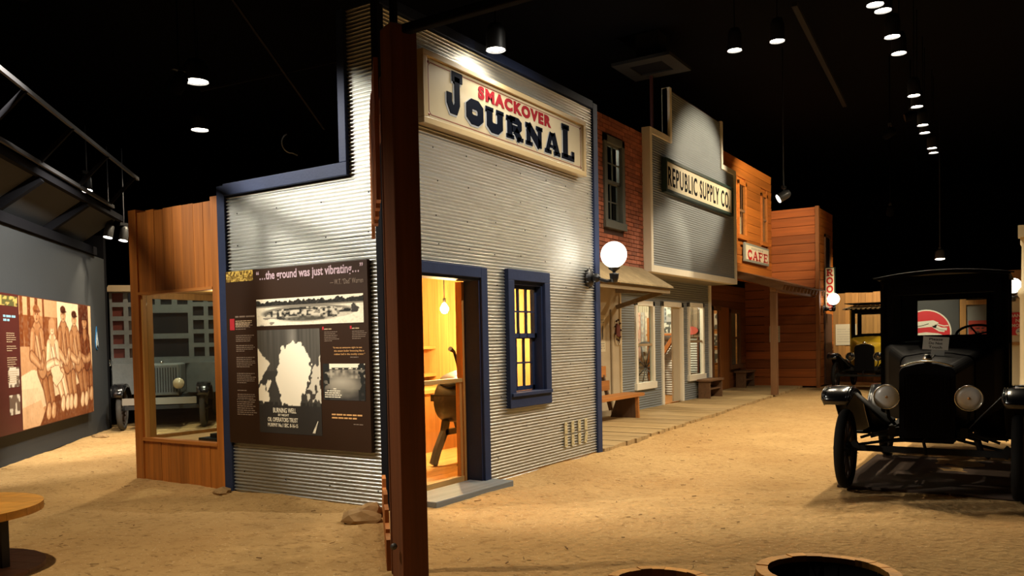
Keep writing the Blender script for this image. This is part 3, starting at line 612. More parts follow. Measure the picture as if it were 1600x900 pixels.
# awning: sloping boards, fascia and two bracket arms
aw = empty('shed_awning', (7.0, 1.42, 2.4), 'weathered wooden shed awning under the brick wall', 'awning')
for k in range(24):
    x = 4.22+k*.195; b = B(); x2 = x+.192
    vs = [(x, 1.44, 2.80), (x2, 1.44, 2.80), (x2, .80, 2.405), (x, .80, 2.405)]
    b.add(vs+[(p[0], p[1], p[2]+.028) for p in vs], [(0, 1, 2, 3), (7, 6, 5, 4), (3, 2, 6, 7), (0, 4, 5, 1), (0, 3, 7, 4), (1, 5, 6, 2)]); b.build('awning_board', m_awn, aw)
board('fascia', (4.22, .86, 2.31), (8.88, .90, 2.40), m_awnx, aw)
for x in (5.0, 8.86):
    B().bar((x, 1.95, 2.42), (x, .88, 2.36), .07, .09).build('bracket_arm', m_awnx, aw); B().bar((x, 1.94, 2.10), (x, 1.02, 2.34), .06, .08).build('bracket_brace', m_awnx, aw)
# papers on the stucco wall
def paper(loc, wd, h, label, marks, cat='notice', M=None, base=(.68, .60, .42), seed=1):
    M = M or MF(*loc); e = empty('wall_notice', M @ Vector((wd/2, 0, 0)), label, cat)
    B().prism([(0, 0), (wd, 0), (wd, h), (0, h)], M, .004).build('sheet', mat('paper_%d' % seed, base, .8), e)
    if marks:
        c = Canvas(wd*.86, h*.9, 34, 44, base)
        for f in marks: f(c)
        c.build(M @ Matrix.Translation((wd*.07, h*.05, .005)), e, 'print')
    return e
def m_lines(n, v0, v1, d=(.08, .07, .05)):
    def f(c):
        for k in range(n):
            v = v0+(v1-v0)*k/n; c.put(((c.v > v) & (c.v < v+.35*(v1-v0)/n) & (c.noise(18, 1, k) > .18)).astype(float), d, .8)
    return f
def m_fig(c): c.poly([(.35, .30), (.42, .30), (.5, .5), (.56, .3), (.64, .3), (.62, .75), (.4, .75)], (.05, .05, .05)); c.poly([(.12, .3), (.2, .3), (.24, .72), (.1, .7)], (.1, .09, .08)); c.poly([(.74, .32), (.84, .3), (.88, .74), (.76, .74)], (.06, .06, .06))
paper((7.86, 1.949, 1.26), .50, .68, 'cream printed handbill with dark figures on the stucco wall', [m_fig, m_lines(2, .82, .98), m_lines(3, .03, .24)])
hm = empty('harness_ornament', (8.86, 1.95, 1.36), 'small beaded harness ornament hanging on the stucco wall', 'ornament')
b = B().tube([(8.86+.11*math.sin(t), 1.925, 1.50-.14*math.cos(t)) for t in np.linspace(.35, 2*PI-.35, 22)], .012, 8); b.build('loop', mat('pale_rope', (.6, .5, .35), .8), hm)
b = B()
for k in range(9): t = k*.7; b.lathe([(0, -.028), (.028, 0), (0, .028)], (8.86+.12*math.cos(t), 1.92, 1.66+.2*math.sin(t)), (0, -1, 0), 6)
b.build('beads', mat('dark_beads', (.05, .02, .015), .4), hm); B().prism([(-.09, .1), (.1, .06), (.07, .28), (-.05, .33)], MF(8.86, 1.94, 1.46), .03).build('leather_patch', mat('maroon_leather', (.16, .04, .03), .6), hm)
m_grime0 = mat('dark_wheel_iron', (.06, .055, .05), .6)
# ================================================================== supply company
m_gtin = mat('painted_grey_tin', (.25, .275, .29), .5, .25, var=.25, vscale=2.0, stretch=(1, 1, 1), objvar=.06, dark=(.15, .165, .175))
m_white = mat('off_white_trim', (.86, .80, .66), .6, var=.1, vscale=6)
su = empty('supply_store', (11.6, 1.9, 0), 'grey corrugated supply store with white trimmed stepped false front', 'building')
SL, SR, SB, ST, SM = 8.98, 14.2, 2.75, 6.45, 5.47
corrugated(su, 'front', 1.295, SL+.1, SR-.1, SB+.12, SM-.1, m_gtin, amp=.004, pitch=.046, row=.86)
corrugated(su, 'front', 1.295, SL+1.1, SR-1.0, SM-.1, ST-.05, m_gtin, amp=.004, pitch=.046, row=.86)
B().box((SL+.02, 1.31, SB+.02), (SR-.02, 1.42, SM-.02)).box((SL+1.02, 1.31, SM-.02), (SR-.95, 1.42, ST-.02)).build('false_front_backing', mat('dark_maroon_back', (.06, .012, .01), .8), su)
t = .11
for nm, a, b_ in (('trim', (SL, 1.26, SB), (SL+t, 1.43, SM)), ('trim', (SR-t, 1.26, SB), (SR, 1.43, SM)), ('trim', (SL+t, 1.26, SB), (SR-t, 1.43, SB+.13)),
                  ('trim', (SL+t, 1.26, SM-t), (SL+1.02+t, 1.43, SM)), ('trim', (SL+1.02, 1.26, SM), (SL+1.02+t, 1.43, ST)), ('trim', (SR-.95-t, 1.26, SM-.0), (SR-.95, 1.43, ST)), ('trim', (SR-.95-t, 1.26, SM-t), (SR-t, 1.43, SM))):
    B().box(a, b_).build(nm, m_white, su, .005)
B().box((SL+.05, 1.43, SB), (SR-.02, 1.95, SB+.05)).build('soffit', mat('soffit_paint', (.28, .25, .19), .8), su)
B().box((SL+.55, 1.43, SM), (SL+.60, 1.48, 6.75)).box((SL+.6, 1.43, 6.7), (SL+1.0, 1.48, 6.75)).build('rear_brace', mat('dark_maroon_back', (.06, .012, .01), .8), su)
# lower wall with windows and door (all at y = 1.95)
W_A = (9.70, 10.66, .47, 2.26); W_D = (11.06, 12.32, .05, 2.28); W_B = (12.64, 13.70, .50, 2.30)
corrugated(su, 'front', 1.95, 9.04, 14.1, .05, 2.80, m_gtin, holes=(W_A, W_D, W_B), amp=.007, pitch=.05, row=.9)
for a, b_ in (((9.04, 1.97, 0), (9.70, 2.05, 2.8)), ((10.66, 1.97, 0), (11.06, 2.05, 2.8)), ((12.32, 1.97, 0), (12.64, 2.05, 2.8)), ((13.70, 1.97, 0), (14.2, 2.05, 2.8)), ((9.7, 1.97, 0), (10.66, 2.05, .47)), ((12.64, 1.97, 0), (13.7, 2.05, .5)), ((9.7, 1.97, 2.3), (14.0, 2.05, 2.8))): board('wall_backing', a, b_, m_soff, su)
board('corner_trim', (14.08, 1.91, .05), (14.20, 2.0, 2.75), m_white, su)
def white_window(H):
    x0, x1, z0, z1 = H
    f = B().box((x0, 1.915, z0), (x0+.09, 2.0, z1)).box((x1-.09, 1.915, z0), (x1, 2.0, z1)).box((x0, 1.915, z1-.10), (x1, 2.0, z1)).box((x0-.04, 1.89, z0-.02), (x1+.03, 2.0, z0+.12)).build('window_frame', m_white, su, .004)
    B().box((x0+.09, 1.95, (z0+z1)/2-.03), (x1-.09, 1.98, (z0+z1)/2+.02)).build('meeting_rail', wood('tan_rail', (.45, .32, .18), 'x', .05), f)
    for a, b_ in ((z0+.12, (z0+z1)/2-.03), ((z0+z1)/2+.02, z1-.1)): board('pane', (x0+.09, 1.963, a), (x1-.09, 1.967, b_), glass(), f)
white_window(W_A); white_window(W_B)
x0, x1, z0, z1 = W_D
B().box((x0, 1.915, z0), (x0+.10, 2.02, z1)).box((x1-.12, 1.915, z0), (x1, 2.02, z1)).box((x0, 1.915, z1-.11), (x1, 2.02, z1)).build('door_frame', m_white, su, .004)
dl = B().box((x1-.52, 1.97, z0+.02), (x1-.12, 2.01, z1-.11)).build('door_leaf', mat('cream_door', (.52, .43, .30), .6, var=.1), su)
# interior of the supply store: the view through door and windows falls on the end wall
board('shop_floor', (9.1, 2.05, 0), (14.1, 5.4, .045), m_pine_x, su)
corrugated(su, 'side', 14.12, 2.06, 5.4, .05, 2.8, mat('pale_tin', (.55, .55, .50), .45, .4, var=.2, vscale=4), amp=.008, pitch=.06, row=1.0, name='end_sheet')
board('shop_rear_wall', (9.05, 5.4, 0), (14.15, 5.46, 2.87), m_stucco, su)
board('shop_ceiling', (9.05, 2.05, 2.82), (14.15, 5.4, 2.87), m_soff, su); board('shop_side_wall', (9.05, 2.11, 0), (9.1, 5.4, 2.82), m_stucco, su)
c = Canvas(.62, .72, 48, 52, (.50, .54, .47)); c.poly([(.0, .35), (.0, .92), (.3, .98), (.62, .85), (.62, .35)], (.22, .26, .27)); c.poly([(.62, .3), (.62, .6), (1, .5), (1, .3)], (.3, .32, .3)); c.put((c.v < .38)*(c.noise(20, 12, 3) > .4), (.07, .08, .07)); c.put(((c.u < .6)*(c.v > .45)*(c.v < .85)*(np.sin(c.u*45) > .5)*(np.sin(c.v*40) > -.2)), (.05, .06, .06)); c.put(((c.v > .5)*(c.u > .66)*(c.noise(8, 10, 7) > .5)), (.18, .21, .17))
pe = empty('building_picture', (14.06, 3.1, 1.62), 'grey green picture of a tall frame house seen through the supply store door', 'picture'); B().box((14.06, 2.78, 1.60), (14.10, 3.44, 2.36)).build('mount', m_stucco, pe); c.build(MS(14.055, 3.42, 1.62), pe)
dg_ = empty('timber_brace_frame', (13.7, 3.05, .045), 'amber timber frame with a diagonal brace inside the supply store', 'timber frame')
B().bar((13.9, 3.2, .045), (13.9, 3.2, 1.6), .12, .10).build('upright', m_case_z, dg_); B().bar((13.95, 3.22, .92), (13.95, 2.80, 1.52), .1, .1).build('brace', m_case_z, dg_); B().box((13.85, 2.6, 1.55), (14.02, 3.5, 1.60)).build('lintel', m_case_z, dg_)
cw = empty('spoked_wheel', (13.5, 3.5, .045), 'dark spoked cart wheel inside the supply store window', 'wheel')
b = B().tube([(13.6, 3.42+.42*math.cos(t), .76+.62*math.sin(t)) for t in np.linspace(0, 2*PI, 33)[:-1]], .035, 8, closed=True); b.build('rim', m_grime0, cw); b = B()
for k in range(10): b.tube([(13.6, 3.42, .76), (13.6, 3.42+.42*math.cos(k*.628), .76+.62*math.sin(k*.628))], .014, 6)
b.build('spokes', m_grime0, cw); B().bar((13.7, 3.36, .045), (13.7, 3.36, 2.0), .07, .07).build('stand', m_case_z, cw)
lits = ['pale sheet nearest the brick storefront', 'tan sheet with rust stripes', 'pink printed sheet', 'grey sheet', 'cream sheet with grey lines', 'brown striped sheet']
for k, (y, wd, z0, h, colr) in enumerate(((4.02, .13, 1.2, 1.05, (.55, .50, .40)), (3.88, .10, 1.0, 1.1, (.55, .42, .28)), (3.77, .10, .9, 1.25, (.60, .36, .28)), (3.66, .10, 1.15, 1.0, (.40, .39, .36)), (3.55, .10, .95, 1.2, (.60, .52, .40)), (3.44, .09, 1.1, 1.1, (.45, .33, .2)))):
    def stripes(c, k=k): c.put(((np.sin(c.v*(30+7*k)+k) > .2)*(c.noise(6, 16, k+1) > .45)).astype(float), (.28, .10+.03*k, .08+.02*k), .7); c.put((c.noise(5, 7, k+30) > .62).astype(float), (.7, .62, .48), .6)
    e = paper(None, wd, h, lits[k]+' hanging inside the left supply store window', [stripes], 'hanging sheet', M=MS(13.9, y, z0), base=colr, seed=20+k)
    B().tube([(13.897, y-wd/2, z0+h), (13.897, y-wd/2, 2.82)], .004, 5).build('string', m_dkmetal, e)
rs = empty('red_lamp_sign', (14.0, 2.36, 1.6), 'small red oval shop sign seen through the right supply store window', 'sign'); B().add([(14.02-.02*i, 2.36+.17*math.cos(t), 1.66+.10*math.sin(t)) for i in (0, 1) for t in np.linspace(0, 2*PI, 25)[:-1]], [tuple(range(24)), tuple(range(24, 48))[::-1]]+[(k, 24+k, 24+(k+1) % 24, (k+1) % 24) for k in range(24)]).build('disc', mat('sign_red', (.55, .06, .04), .5), rs)
B().tube([(14.01, 2.36, 1.76), (14.01, 2.36, 2.82)], .006, 6).build('hanger', m_dkmetal, rs)
pc = empty('shop_partition', (14.08, 2.3, .045), 'tan plank partition behind the right supply store window', 'partition')
for k in range(4): board('plank', (14.05, 2.08+k*.13, 1.5), (14.09, 2.20+k*.13, 2.82), wood('tan_partition', (.34, .24, .14), 'z', .2), pc)
board('post', (14.0, 2.18, .045), (14.06, 2.22, 1.5), m_dkw, pc); board('box_base', (13.75, 2.12, .045), (14.0, 2.55, .62), wood('brown_crate', (.22, .13, .07), 'x', .1), pc)
board('display_backdrop', (14.03, 3.40, .9), (14.06, 4.4, 2.6), mat('beige_backdrop', (.58, .50, .36), .8), su)
point((12.3, 3.5, 2.6), 210, (1, .82, .56), .15); point((13.2, 2.5, 2.65), 30, (1, .85, .62), .1)  # lights added to brighten the shop interior, no fixtures modelled
# sign
ss = empty('supply_sign', (11.6, 1.28, 4.32), 'long cream supply company sign with black block letters in a dark green frame', 'sign')
a, b_, c_, d_ = 9.55, 13.70, 4.32, 4.98
B().box((a+.05, 1.20, c_+.05), (b_-.05, 1.26, d_-.05)).build('sign_board', mat('pale_sign_face', (.70, .62, .42), .5), ss)
B().box((a, 1.17, c_), (b_, 1.27, c_+.06)).box((a, 1.17, d_-.06), (b_, 1.27, d_)).box((a, 1.17, c_+.06), (a+.06, 1.27, d_-.06)).box((b_-.06, 1.17, c_+.06), (b_, 1.27, d_-.06)).build('sign_frame', mat('dark_green_frame', (.012, .03, .02), .5), ss, .005)
text('REPUBLIC SUPPLY CO.', MF(a+.16, 1.198, c_+.14), b_-a-.36, .38, mat('black_lettering', (.005, .005, .005), .8, spec=.1), ss, 'lettering', .02, .002, 1.18)
# ================================================================== cafe, porch and lodging house
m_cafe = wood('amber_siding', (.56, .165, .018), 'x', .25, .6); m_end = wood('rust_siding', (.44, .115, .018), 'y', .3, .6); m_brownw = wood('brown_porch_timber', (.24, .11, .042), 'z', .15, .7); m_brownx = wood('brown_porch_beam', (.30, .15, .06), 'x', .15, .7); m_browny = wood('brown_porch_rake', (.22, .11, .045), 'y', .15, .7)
ca = empty('cafe_building', (16.4, 1.62, 0), 'amber board sided cafe with two narrow upper windows', 'building')
CW = ((15.40, 16.12, 4.0, 5.50), (17.50, 18.12, 4.0, 5.46))
for k in range(14):
    z0 = 2.93+k*.223; z1 = z0+.208
    segs = [[14.2, 18.56]]
    for h in CW:
        if z1 > h[2]+.02 and z0 < h[3]-.02:
            s_ = segs.pop(); segs += [[s_[0], h[0]], [h[1], s_[1]]]
    for s_ in segs: board('siding_board', (s_[0], 1.61, z0), (s_[1], 1.65, z1), m_cafe, ca, (.06, 0, 0))
for h in CW:
    x0, x1, z0, z1 = h; f = B().box((x0, 1.575, z0), (x0+.1, 1.66, z1)).box((x1-.1, 1.575, z0), (x1, 1.66, z1)).box((x0, 1.575, z1-.1), (x1, 1.66, z1)).box((x0-.03, 1.56, z0), (x1+.03, 1.66, z0+.12)).build('window_frame', m_cafe, ca, .004)
    zm = (z0+z1)/2; board('meeting_rail', (x0+.1, 1.60, zm-.03), (x1-.1, 1.64, zm+.03), m_brownx, f)
    for za, zb in ((z0+.12, zm-.03), (zm+.03, z1-.1)):
        xm = (x0+x1)/2; board('glazing_bar', (xm-.012, 1.61, za), (xm+.012, 1.63, zb), m_brownw, f)
        for xa, xb in ((x0+.1, xm-.012), (xm+.012, x1-.1)): board('pane', (xa, 1.618, za), (xb, 1.622, zb), glass(), f)
    board('window_blind', (x0+.06, 1.70, z0), (x1-.04, 1.72, z0+.62), mat('cream_blind', (.62, .55, .36), .8), ca)
for a_, b2 in (((14.2, 1.66, 2.93), (15.42, 1.675, 6.04)), ((16.10, 1.66, 2.93), (17.52, 1.675, 6.04)), ((18.10, 1.66, 2.93), (18.56, 1.675, 6.04)), ((15.42, 1.66, 2.93), (16.1, 1.675, 4.02)), ((15.42, 1.66, 5.48), (16.1, 1.675, 6.04)), ((17.52, 1.66, 2.93), (18.1, 1.675, 4.02)), ((17.52, 1.66, 5.44), (18.1, 1.675, 6.04))): board('wall_backing', a_, b2, m_cafe, ca)
for a_, b2 in (((14.2, 2.435, .05), (15.7, 2.45, 2.9)), ((16.2, 2.435, .05), (17.07, 2.45, 2.9)), ((17.98, 2.435, .05), (18.56, 2.45, 2.9)), ((15.7, 2.435, 2.2), (16.3, 2.45, 2.9)), ((17.05, 2.435, .05), (18.0, 2.45, .64)), ((17.05, 2.435, 2.23), (18.0, 2.45, 2.9))): board('wall_backing', a_, b2, m_brownx, ca); board('rear_wall', (14.2, 2.6, 2.9), (18.6, 2.7, 6.0), m_black, ca)
# lower rear wall of the porch with door and window
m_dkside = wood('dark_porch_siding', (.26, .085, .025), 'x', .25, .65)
CD = (15.70, 16.22, 0, 2.2); CV = (17.05, 18.0, .62, 2.25)
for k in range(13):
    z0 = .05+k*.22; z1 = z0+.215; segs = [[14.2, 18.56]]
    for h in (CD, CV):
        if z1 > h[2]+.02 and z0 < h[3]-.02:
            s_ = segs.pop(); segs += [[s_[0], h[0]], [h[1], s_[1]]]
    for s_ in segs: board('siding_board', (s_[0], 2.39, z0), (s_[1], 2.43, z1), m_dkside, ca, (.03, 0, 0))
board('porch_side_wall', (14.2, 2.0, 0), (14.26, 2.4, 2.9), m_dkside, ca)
B().box((16.22, 2.36, .05), (16.95, 2.42, 2.3)).build('door_leaf', wood('amber_door', (.42, .15, .03), 'z', .1), ca, .006)
B().box((15.60, 2.36, .05), (15.70, 2.46, 2.3)).box((15.60, 2.36, 2.2), (16.3, 2.46, 2.32)).build('door_frame', m_brownw, ca)
f = B().box((17.05, 2.35, .62), (17.15, 2.44, 2.25)).box((17.9, 2.35, .62), (18.0, 2.44, 2.25)).box((17.05, 2.35, 2.15), (18.0, 2.44, 2.25)).box((17.0, 2.33, .58), (18.05, 2.44, .70)).box((17.15, 2.38, 1.42), (17.9, 2.42, 1.48)).build('window_frame', m_brownw, ca, .004)
board('pane', (17.15, 2.40, .70), (17.9, 2.404, 1.42), glass(), f); board('pane', (17.15, 2.40, 1.48), (17.9, 2.404, 2.15), glass(), f)
board('window_curtain', (17.1, 2.5, .65), (17.95, 2.52, 2.2), mat('grey_lace_curtain', (.30, .25, .18), .9), ca)
# cafe interior seen through the door gap: its end wall
for k in range(12): board('inner_board', (18.44, 2.45, .05+k*.235), (18.48, 4.6, .28+k*.235), m_pine_y, ca)
board('inner_ceiling', (14.2, 2.45, 2.87), (18.5, 4.6, 2.9), m_black, ca); board('inner_rear_wall', (14.2, 4.6, 0), (18.5, 4.65, 2.9), m_stucco, ca)
for k, (z0, h) in enumerate(((1.72, .46), (1.22, .36), (.72, .38))):
    c = Canvas(.5, h, 30, 20, (.62, .6, .52)); c.put((c.noise(6, 5, k+3) > .5).astype(float), (.12, .12, .11))
    e = empty('framed_print', (18.4, 3.3, z0), ('topmost', 'middle', 'lowest')[k]+' black and white print seen through the cafe doorway', 'picture'); B().box((18.40, 3.02, z0-.03), (18.43, 3.58, z0+h+.03)).build('frame', m_pine_y, e); c.build(MS(18.395, 3.55, z0), e)
point((16.6, 3.4, 2.6), 75, (1, .75, .42), .1)  # light added inside the cafe, no fixture modelled
# cafe sign
cs = empty('cafe_sign', (16.8, 1.6, 3.44), 'small cream cafe sign with red serif letters on the amber siding', 'sign')
B().box((15.72, 1.52, 3.44), (17.95, 1.58, 3.93)).build('sign_frame', mat('grey_sign_rim', (.25, .25, .2), .6), cs, .01); B().box((15.79, 1.512, 3.50), (17.88, 1.53, 3.87)).build('sign_board', mat('cafe_sign_face', (.70, .62, .42), .5), cs)
m_sred = mat('bright_red_lettering', (.50, .02, .015), .5)
def arc(cx, cy, rx, ry, a0, a1, n=12): return [(cx+rx*math.cos(math.radians(a0+(a1-a0)*k/n)), cy+ry*math.sin(math.radians(a0+(a1-a0)*k/n))) for k in range(n+1)]
SERIF = {'C': [(arc(.55, .5, .40, .46, 45, 315), .15), ([(.84, .62), (.84, .95)], .08), ([(.84, .1), (.84, .34)], .06)],
         'A': [([(.14, .04), (.48, .97)], .09), ([(.50, .97), (.84, .04)], .19), ([(.28, .34), (.68, .34)], .08), ([(0, .04), (.3, .04)], .08), ([(.62, .04), (1, .04)], .08)],
         'F': [([(.28, .0), (.28, 1)], .2), ([(.05, .96), (.92, .96)], .08), ([(.88, .98), (.88, .7)], .08), ([(.3, .52), (.66, .52)], .08), ([(.66, .38), (.66, .66)], .07), ([(.05, .04), (.52, .04)], .08)],
         'E': [([(.26, .0), (.26, 1)], .2), ([(.04, .96), (.9, .96)], .08), ([(.87, .98), (.87, .72)], .08), ([(.3, .52), (.66, .52)], .08), ([(.66, .38), (.66, .66)], .07), ([(.04, .04), (.94, .04)], .08), ([(.91, .02), (.91, .3)], .08)],
         'R': [([(.24, 0), (.24, 1)], .24), ([(.02, .93), (.55, .93)], .14), ([(.02, .07), (.48, .07)], .14), ([(.24, .92), (.6, .92)]+arc(.6, .72, .22, .2, 80, -90, 8)+[(.3, .52)], .15), ([(.5, .5), (.78, .07)], .2), ([(.66, .07), (1, .07)], .14)],
         'O': [(arc(.5, .5, .38, .43, 0, 345, 23), .22)],
         'M': [([(.16, 0), (.16, 1)], .14), ([(.84, 0), (.84, 1)], .2), ([(.16, .96), (.5, .25), (.84, .96)], .15), ([(0, .07), (.34, .07)], .13), ([(.64, .07), (1, .07)], .13), ([(0, .94), (.22, .94)], .12), ([(.8, .94), (1, .94)], .12)],
         'S': [(arc(.5, .72, .32, .22, 20, 270, 10)+arc(.5, .28, .34, .22, 90, -160, 10), .19)]}
def serif(ch, x0, z0, wd, h, M, m, parent, th=.004):
    b = B()
    for p, w_ in SERIF[ch]:
        cl = ch == 'O'; b.stroke([(x0+a*wd, z0+c*h) for a, c in p], w_*wd, M, th, cl)
    return b.build('letter', m, parent)
for k, ch in enumerate('CAFE'): serif(ch, 15.88+k*.49, 3.52, .46, .225, MF(0, 1.512, 0), m_sred, cs)
b = B()
for k, (u, l) in enumerate(((.45, .1), (.6, .07), (.72, .12), (.9, .09), (1.06, .14), (1.25, .1), (1.42, .1))): b.prism([(15.8+u, 3.78), (15.8+u+l, 3.78), (15.8+u+l, 3.835), (15.8+u, 3.835)], MF(0, 1.512, 0), .003)
b.build('faded_line', mat('faded_letters', (.42, .38, .28), .7), cs)
# lodging house: end wall facing the street, front beyond
lo = empty('lodging_house', (19.6, 1.4, 0), 'rust coloured board sided lodging house at the far end of the boardwalk', 'building')
for k in range(20):
    z0 = .05+k*.252; ymax = 2.4 if z0 < 2.9 else 1.64
    board('siding_board', (18.58, .36, z0), (18.62, ymax, z0+.238), m_end, lo, (0, -.06, 0)); board('front_board', (18.66, .345, z0), (20.6, .385, z0+.238), m_cafe, lo, (.03, 0, 0))
board('corner_board', (18.55, .30, 0), (18.68, .40, 5.1), wood('corner_board_wood', (.36, .13, .03), 'z', .05), lo)
board('rear_wall', (18.65, 2.4, 0), (20.6, 2.5, 5.0), m_black, lo); board('far_wall', (20.56, .4, 0), (20.62, 2.4, 5.05), m_end, lo)
f = B().box((19.45, .31, 3.0), (19.53, .35, 4.4)).box((20.1, .31, 3.0), (20.18, .35, 4.4)).box((19.45, .31, 4.32), (20.18, .35, 4.4)).build('window_frame', m_brownw, lo); board('pane', (19.53, .33, 3.0), (20.1, .335, 4.32), m_black, f)
B().box((19.3, .30, .05), (20.2, .35, 2.1)).build('door', wood('dark_door', (.07, .03, .015), 'z', .05), lo, .01)
paper(None, .30, .47, 'blank pale notice pinned on the rust end wall behind the porch post', [m_lines(4, .2, .9, (.4, .36, .26))], M=MS(18.57, 1.70, 1.30), base=(.62, .56, .42), seed=3)
rmsg = empty('rooms_sign', (19.5, .18, 2.2), 'tall narrow cream sign with red letters down the lodging house corner', 'sign')
RM = MS(19.3, .31, 0)
B().box((19.3, .03, 2.18), (19.36, .31, 3.42)).build('sign_frame', mat('dark_green_frame', (.012, .03, .02), .5), rmsg); B().prism([(.025, 2.2), (.255, 2.2), (.255, 3.4), (.025, 3.4)], RM, .004).build('sign_board', mat('cafe_sign_face', (.70, .62, .42), .5), rmsg)
for k, ch in enumerate('ROOMS'): serif(ch, .045, 3.17-k*.235, .19, .195, MS(19.295, .31, 0), m_sred, rmsg)
B().box((19.32, .2, 3.0), (19.36, .345, 3.05)).build('bracket', m_dkmetal, rmsg)
# porch
po = empty('cafe_porch', (16.6, 1.0, .05), 'brown timber cafe porch with square posts and a sloping roof', 'porch')
for x in (14.80, 18.95): board('porch_post', (x-.075, .48, .05), (x+.075, .63, 2.62), m_brownw, po)
board('front_beam', (14.7, .47, 2.56), (19.1, .62, 2.70), m_brownx, po)
for nm, x in (('rake_board', 14.66), ('rake_board', 19.2)): B().bar((x, 1.62, 3.08), (x, .30, 2.66), .05, .16).build(nm, m_browny, po)
for k in range(12): x = 15.0+k*.37; B().bar((x, 1.62, 3.05), (x, .32, 2.65), .05, .12).build('rafter', m_browny, po)
for k in range(23):
    x = 14.62+k*.205; vs = [(x, 1.62, 3.14), (x+.198, 1.62, 3.14), (x+.198, .26, 2.715), (x, .26, 2.715)]
    B().add(vs+[(p[0], p[1], p[2]+.03) for p in vs], [(0, 1, 2, 3), (7, 6, 5, 4), (3, 2, 6, 7), (0, 4, 5, 1), (0, 3, 7, 4), (1, 5, 6, 2)]).build('roof_board', m_browny, po)
# ================================================================== boardwalk
m_walk = wood('worn_walk_plank', (.50, .34, .15), 'y', .18, .85)
bw = empty('boardwalk', (9, 1.0, 0), 'worn plank boardwalk running along the storefronts', 'boardwalk')
x = 4.24
while x < 18.5:
    y0 = -.03+.06*(x-4.24)*.97+random.uniform(-.03, .02); wd = .165; y1 = 1.94 if x < 14.1 else 2.38
    board('plank', (x, y0, -.03), (x+wd-.012, y1, .05+random.uniform(-.004, .003)), m_walk, bw); x += wd
board('edge_joist', (4.24, .86, -.03), (18.5, .94, .02), m_brownx, bw)
# ================================================================== benches
m_bs = wood('orange_bench_plank', (.50, .20, .05), 'x', .15, .55); m_bd = wood('dark_bench_end', (.12, .06, .03), 'z', .1, .7)
be = empty('plank_bench', (7.2, 1.55, .05), 'orange plank bench with a slatted back against the stucco wall', 'bench')
B().box((5.8, 1.22, .44), (8.48, 1.62, .50)).build('seat', m_bs, be, .006)
for z0, z1, y in ((.56, .74, 1.72), (.80, 1.0, 1.79)): B().box((5.8, y, z0), (8.05, y+.04, z1)).build('back_slat', m_bs, be, .005)
for x in (6.1, 8.22):
    B().add([(x, 1.26, .05), (x+.05, 1.26, .05), (x+.05, 1.80, .05), (x, 1.80, .05), (x, 1.28, .44), (x+.05, 1.28, .44), (x+.05, 1.66, .44), (x, 1.66, .44)], [(0, 3, 2, 1), (4, 5, 6, 7), (0, 1, 5, 4), (1, 2, 6, 5), (2, 3, 7, 6), (3, 0, 4, 7)]).build('end_panel', m_bd, be)
    B().bar((x-.26, 1.66, .2), (x-.26, 1.86, 1.0), .05, .06).build('back_strut', m_bd, be)
    B().bar((x+.02, 1.26, .05), (x+.02, 1.27, .44), .06, .05).build('front_leg', m_bs, be); B().bar((x+.05, 1.30, .42), (x+.05, 1.68, .08), .03, .07).build('brace', m_bs, be)
def stool(x0, x1, y0, y1, h, lab):
    s_ = empty('porch_stool', ((x0+x1)/2, (y0+y1)/2, .05), lab, 'stool')
    m_ = wood('brown_stool_plank', (.20, .10, .045), 'x', .12, .7)
    B().box((x0-.05, y0-.03, h-.05), (x1+.05, y1+.03, h)).build('seat', m_, s_, .005)
    for x in (x0, x1-.05): board('end_panel', (x, y0, .05), (x+.05, y1, h-.05), m_, s_)
    board('shelf', (x0+.05, y0+.03, .25), (x1-.05, y1-.03, .28), m_, s_); board('back_rail', (x0+.05, y1-.06, h-.16), (x1-.05, y1-.02, h-.05), m_, s_)
stool(13.12, 14.02, 1.60, 1.88, .50, 'low brown plank stool under the right supply store window'); stool(17.3, 18.15, 2.02, 2.30, .52, 'low brown plank stool in the dark cafe porch')
# ================================================================== globe wall lamps
m_globe = emit_mat('lit_globe', (1, .93, .80), 5)
def globe_lamp(wall, out, zb, r, lab, power):
    """wall: bracket point, out: globe centre"""
    w_, o_ = Vector(wall), Vector(out); d = (Vector((o_.x, o_.y, w_.z))-w_).normalized()
    e = empty('globe_lamp', w_, lab, 'wall lamp', 'globe lamps on black iron brackets')
    b = B().lathe([(0, .045), (.05, .05), (.085, .035), (.115, .02), (.12, 0)], w_, d, 20)
    for k in range(12): t = k*PI/6; side = Vector((0, 0, 1)).cross(d); p = w_+(side*math.cos(t)+Vector((0, 0, 1))*math.sin(t))*.112; b.lathe([(0, .03), (.018, .015), (.02, 0)], p, d, 6)
    b.build('rosette', m_iron, e)
    B().lathe([(0, -.07), (.045, -.05), (.06, 0), (.045, .05), (0, .07)], w_+d*.09, d, 14).build('knuckle', m_iron, e)
    base = Vector((o_.x, o_.y, o_.z-r-.12)); L_ = (Vector((base.x, base.y, w_.z))-w_).length
    B().tube([w_+d*.05, w_+d*(L_*.35)+Vector((0, 0, -.01)), w_+d*(L_*.7)+Vector((0, 0, -.05)), base+Vector((0, 0, -.04))], .022, 10).build('arm', m_iron, e)
    B().lathe([(0, -.07), (.04, -.06), (.055, -.01), (.06, .03), (.062, .05), (.02, .055), (.02, .07), (.07, .105), (.075, .12)], base, n=18).build('cup', m_iron, e)
    g_ = B().lathe([(r*math.sin(PI*k/16), -r*math.cos(PI*k/16)) for k in range(17)], o_, n=28).build('globe', m_globe, e)
    return e
globe_lamp((3.92, -.02, 2.28), (3.95, -.36, 2.56), 0, .165, 'large glowing globe lamp on the tin office corner', 0)
globe_lamp((19.05, .30, 2.22), (19.08, .03, 2.50), 0, .165, 'glowing globe lamp in front of the tall red lettered sign', 0)
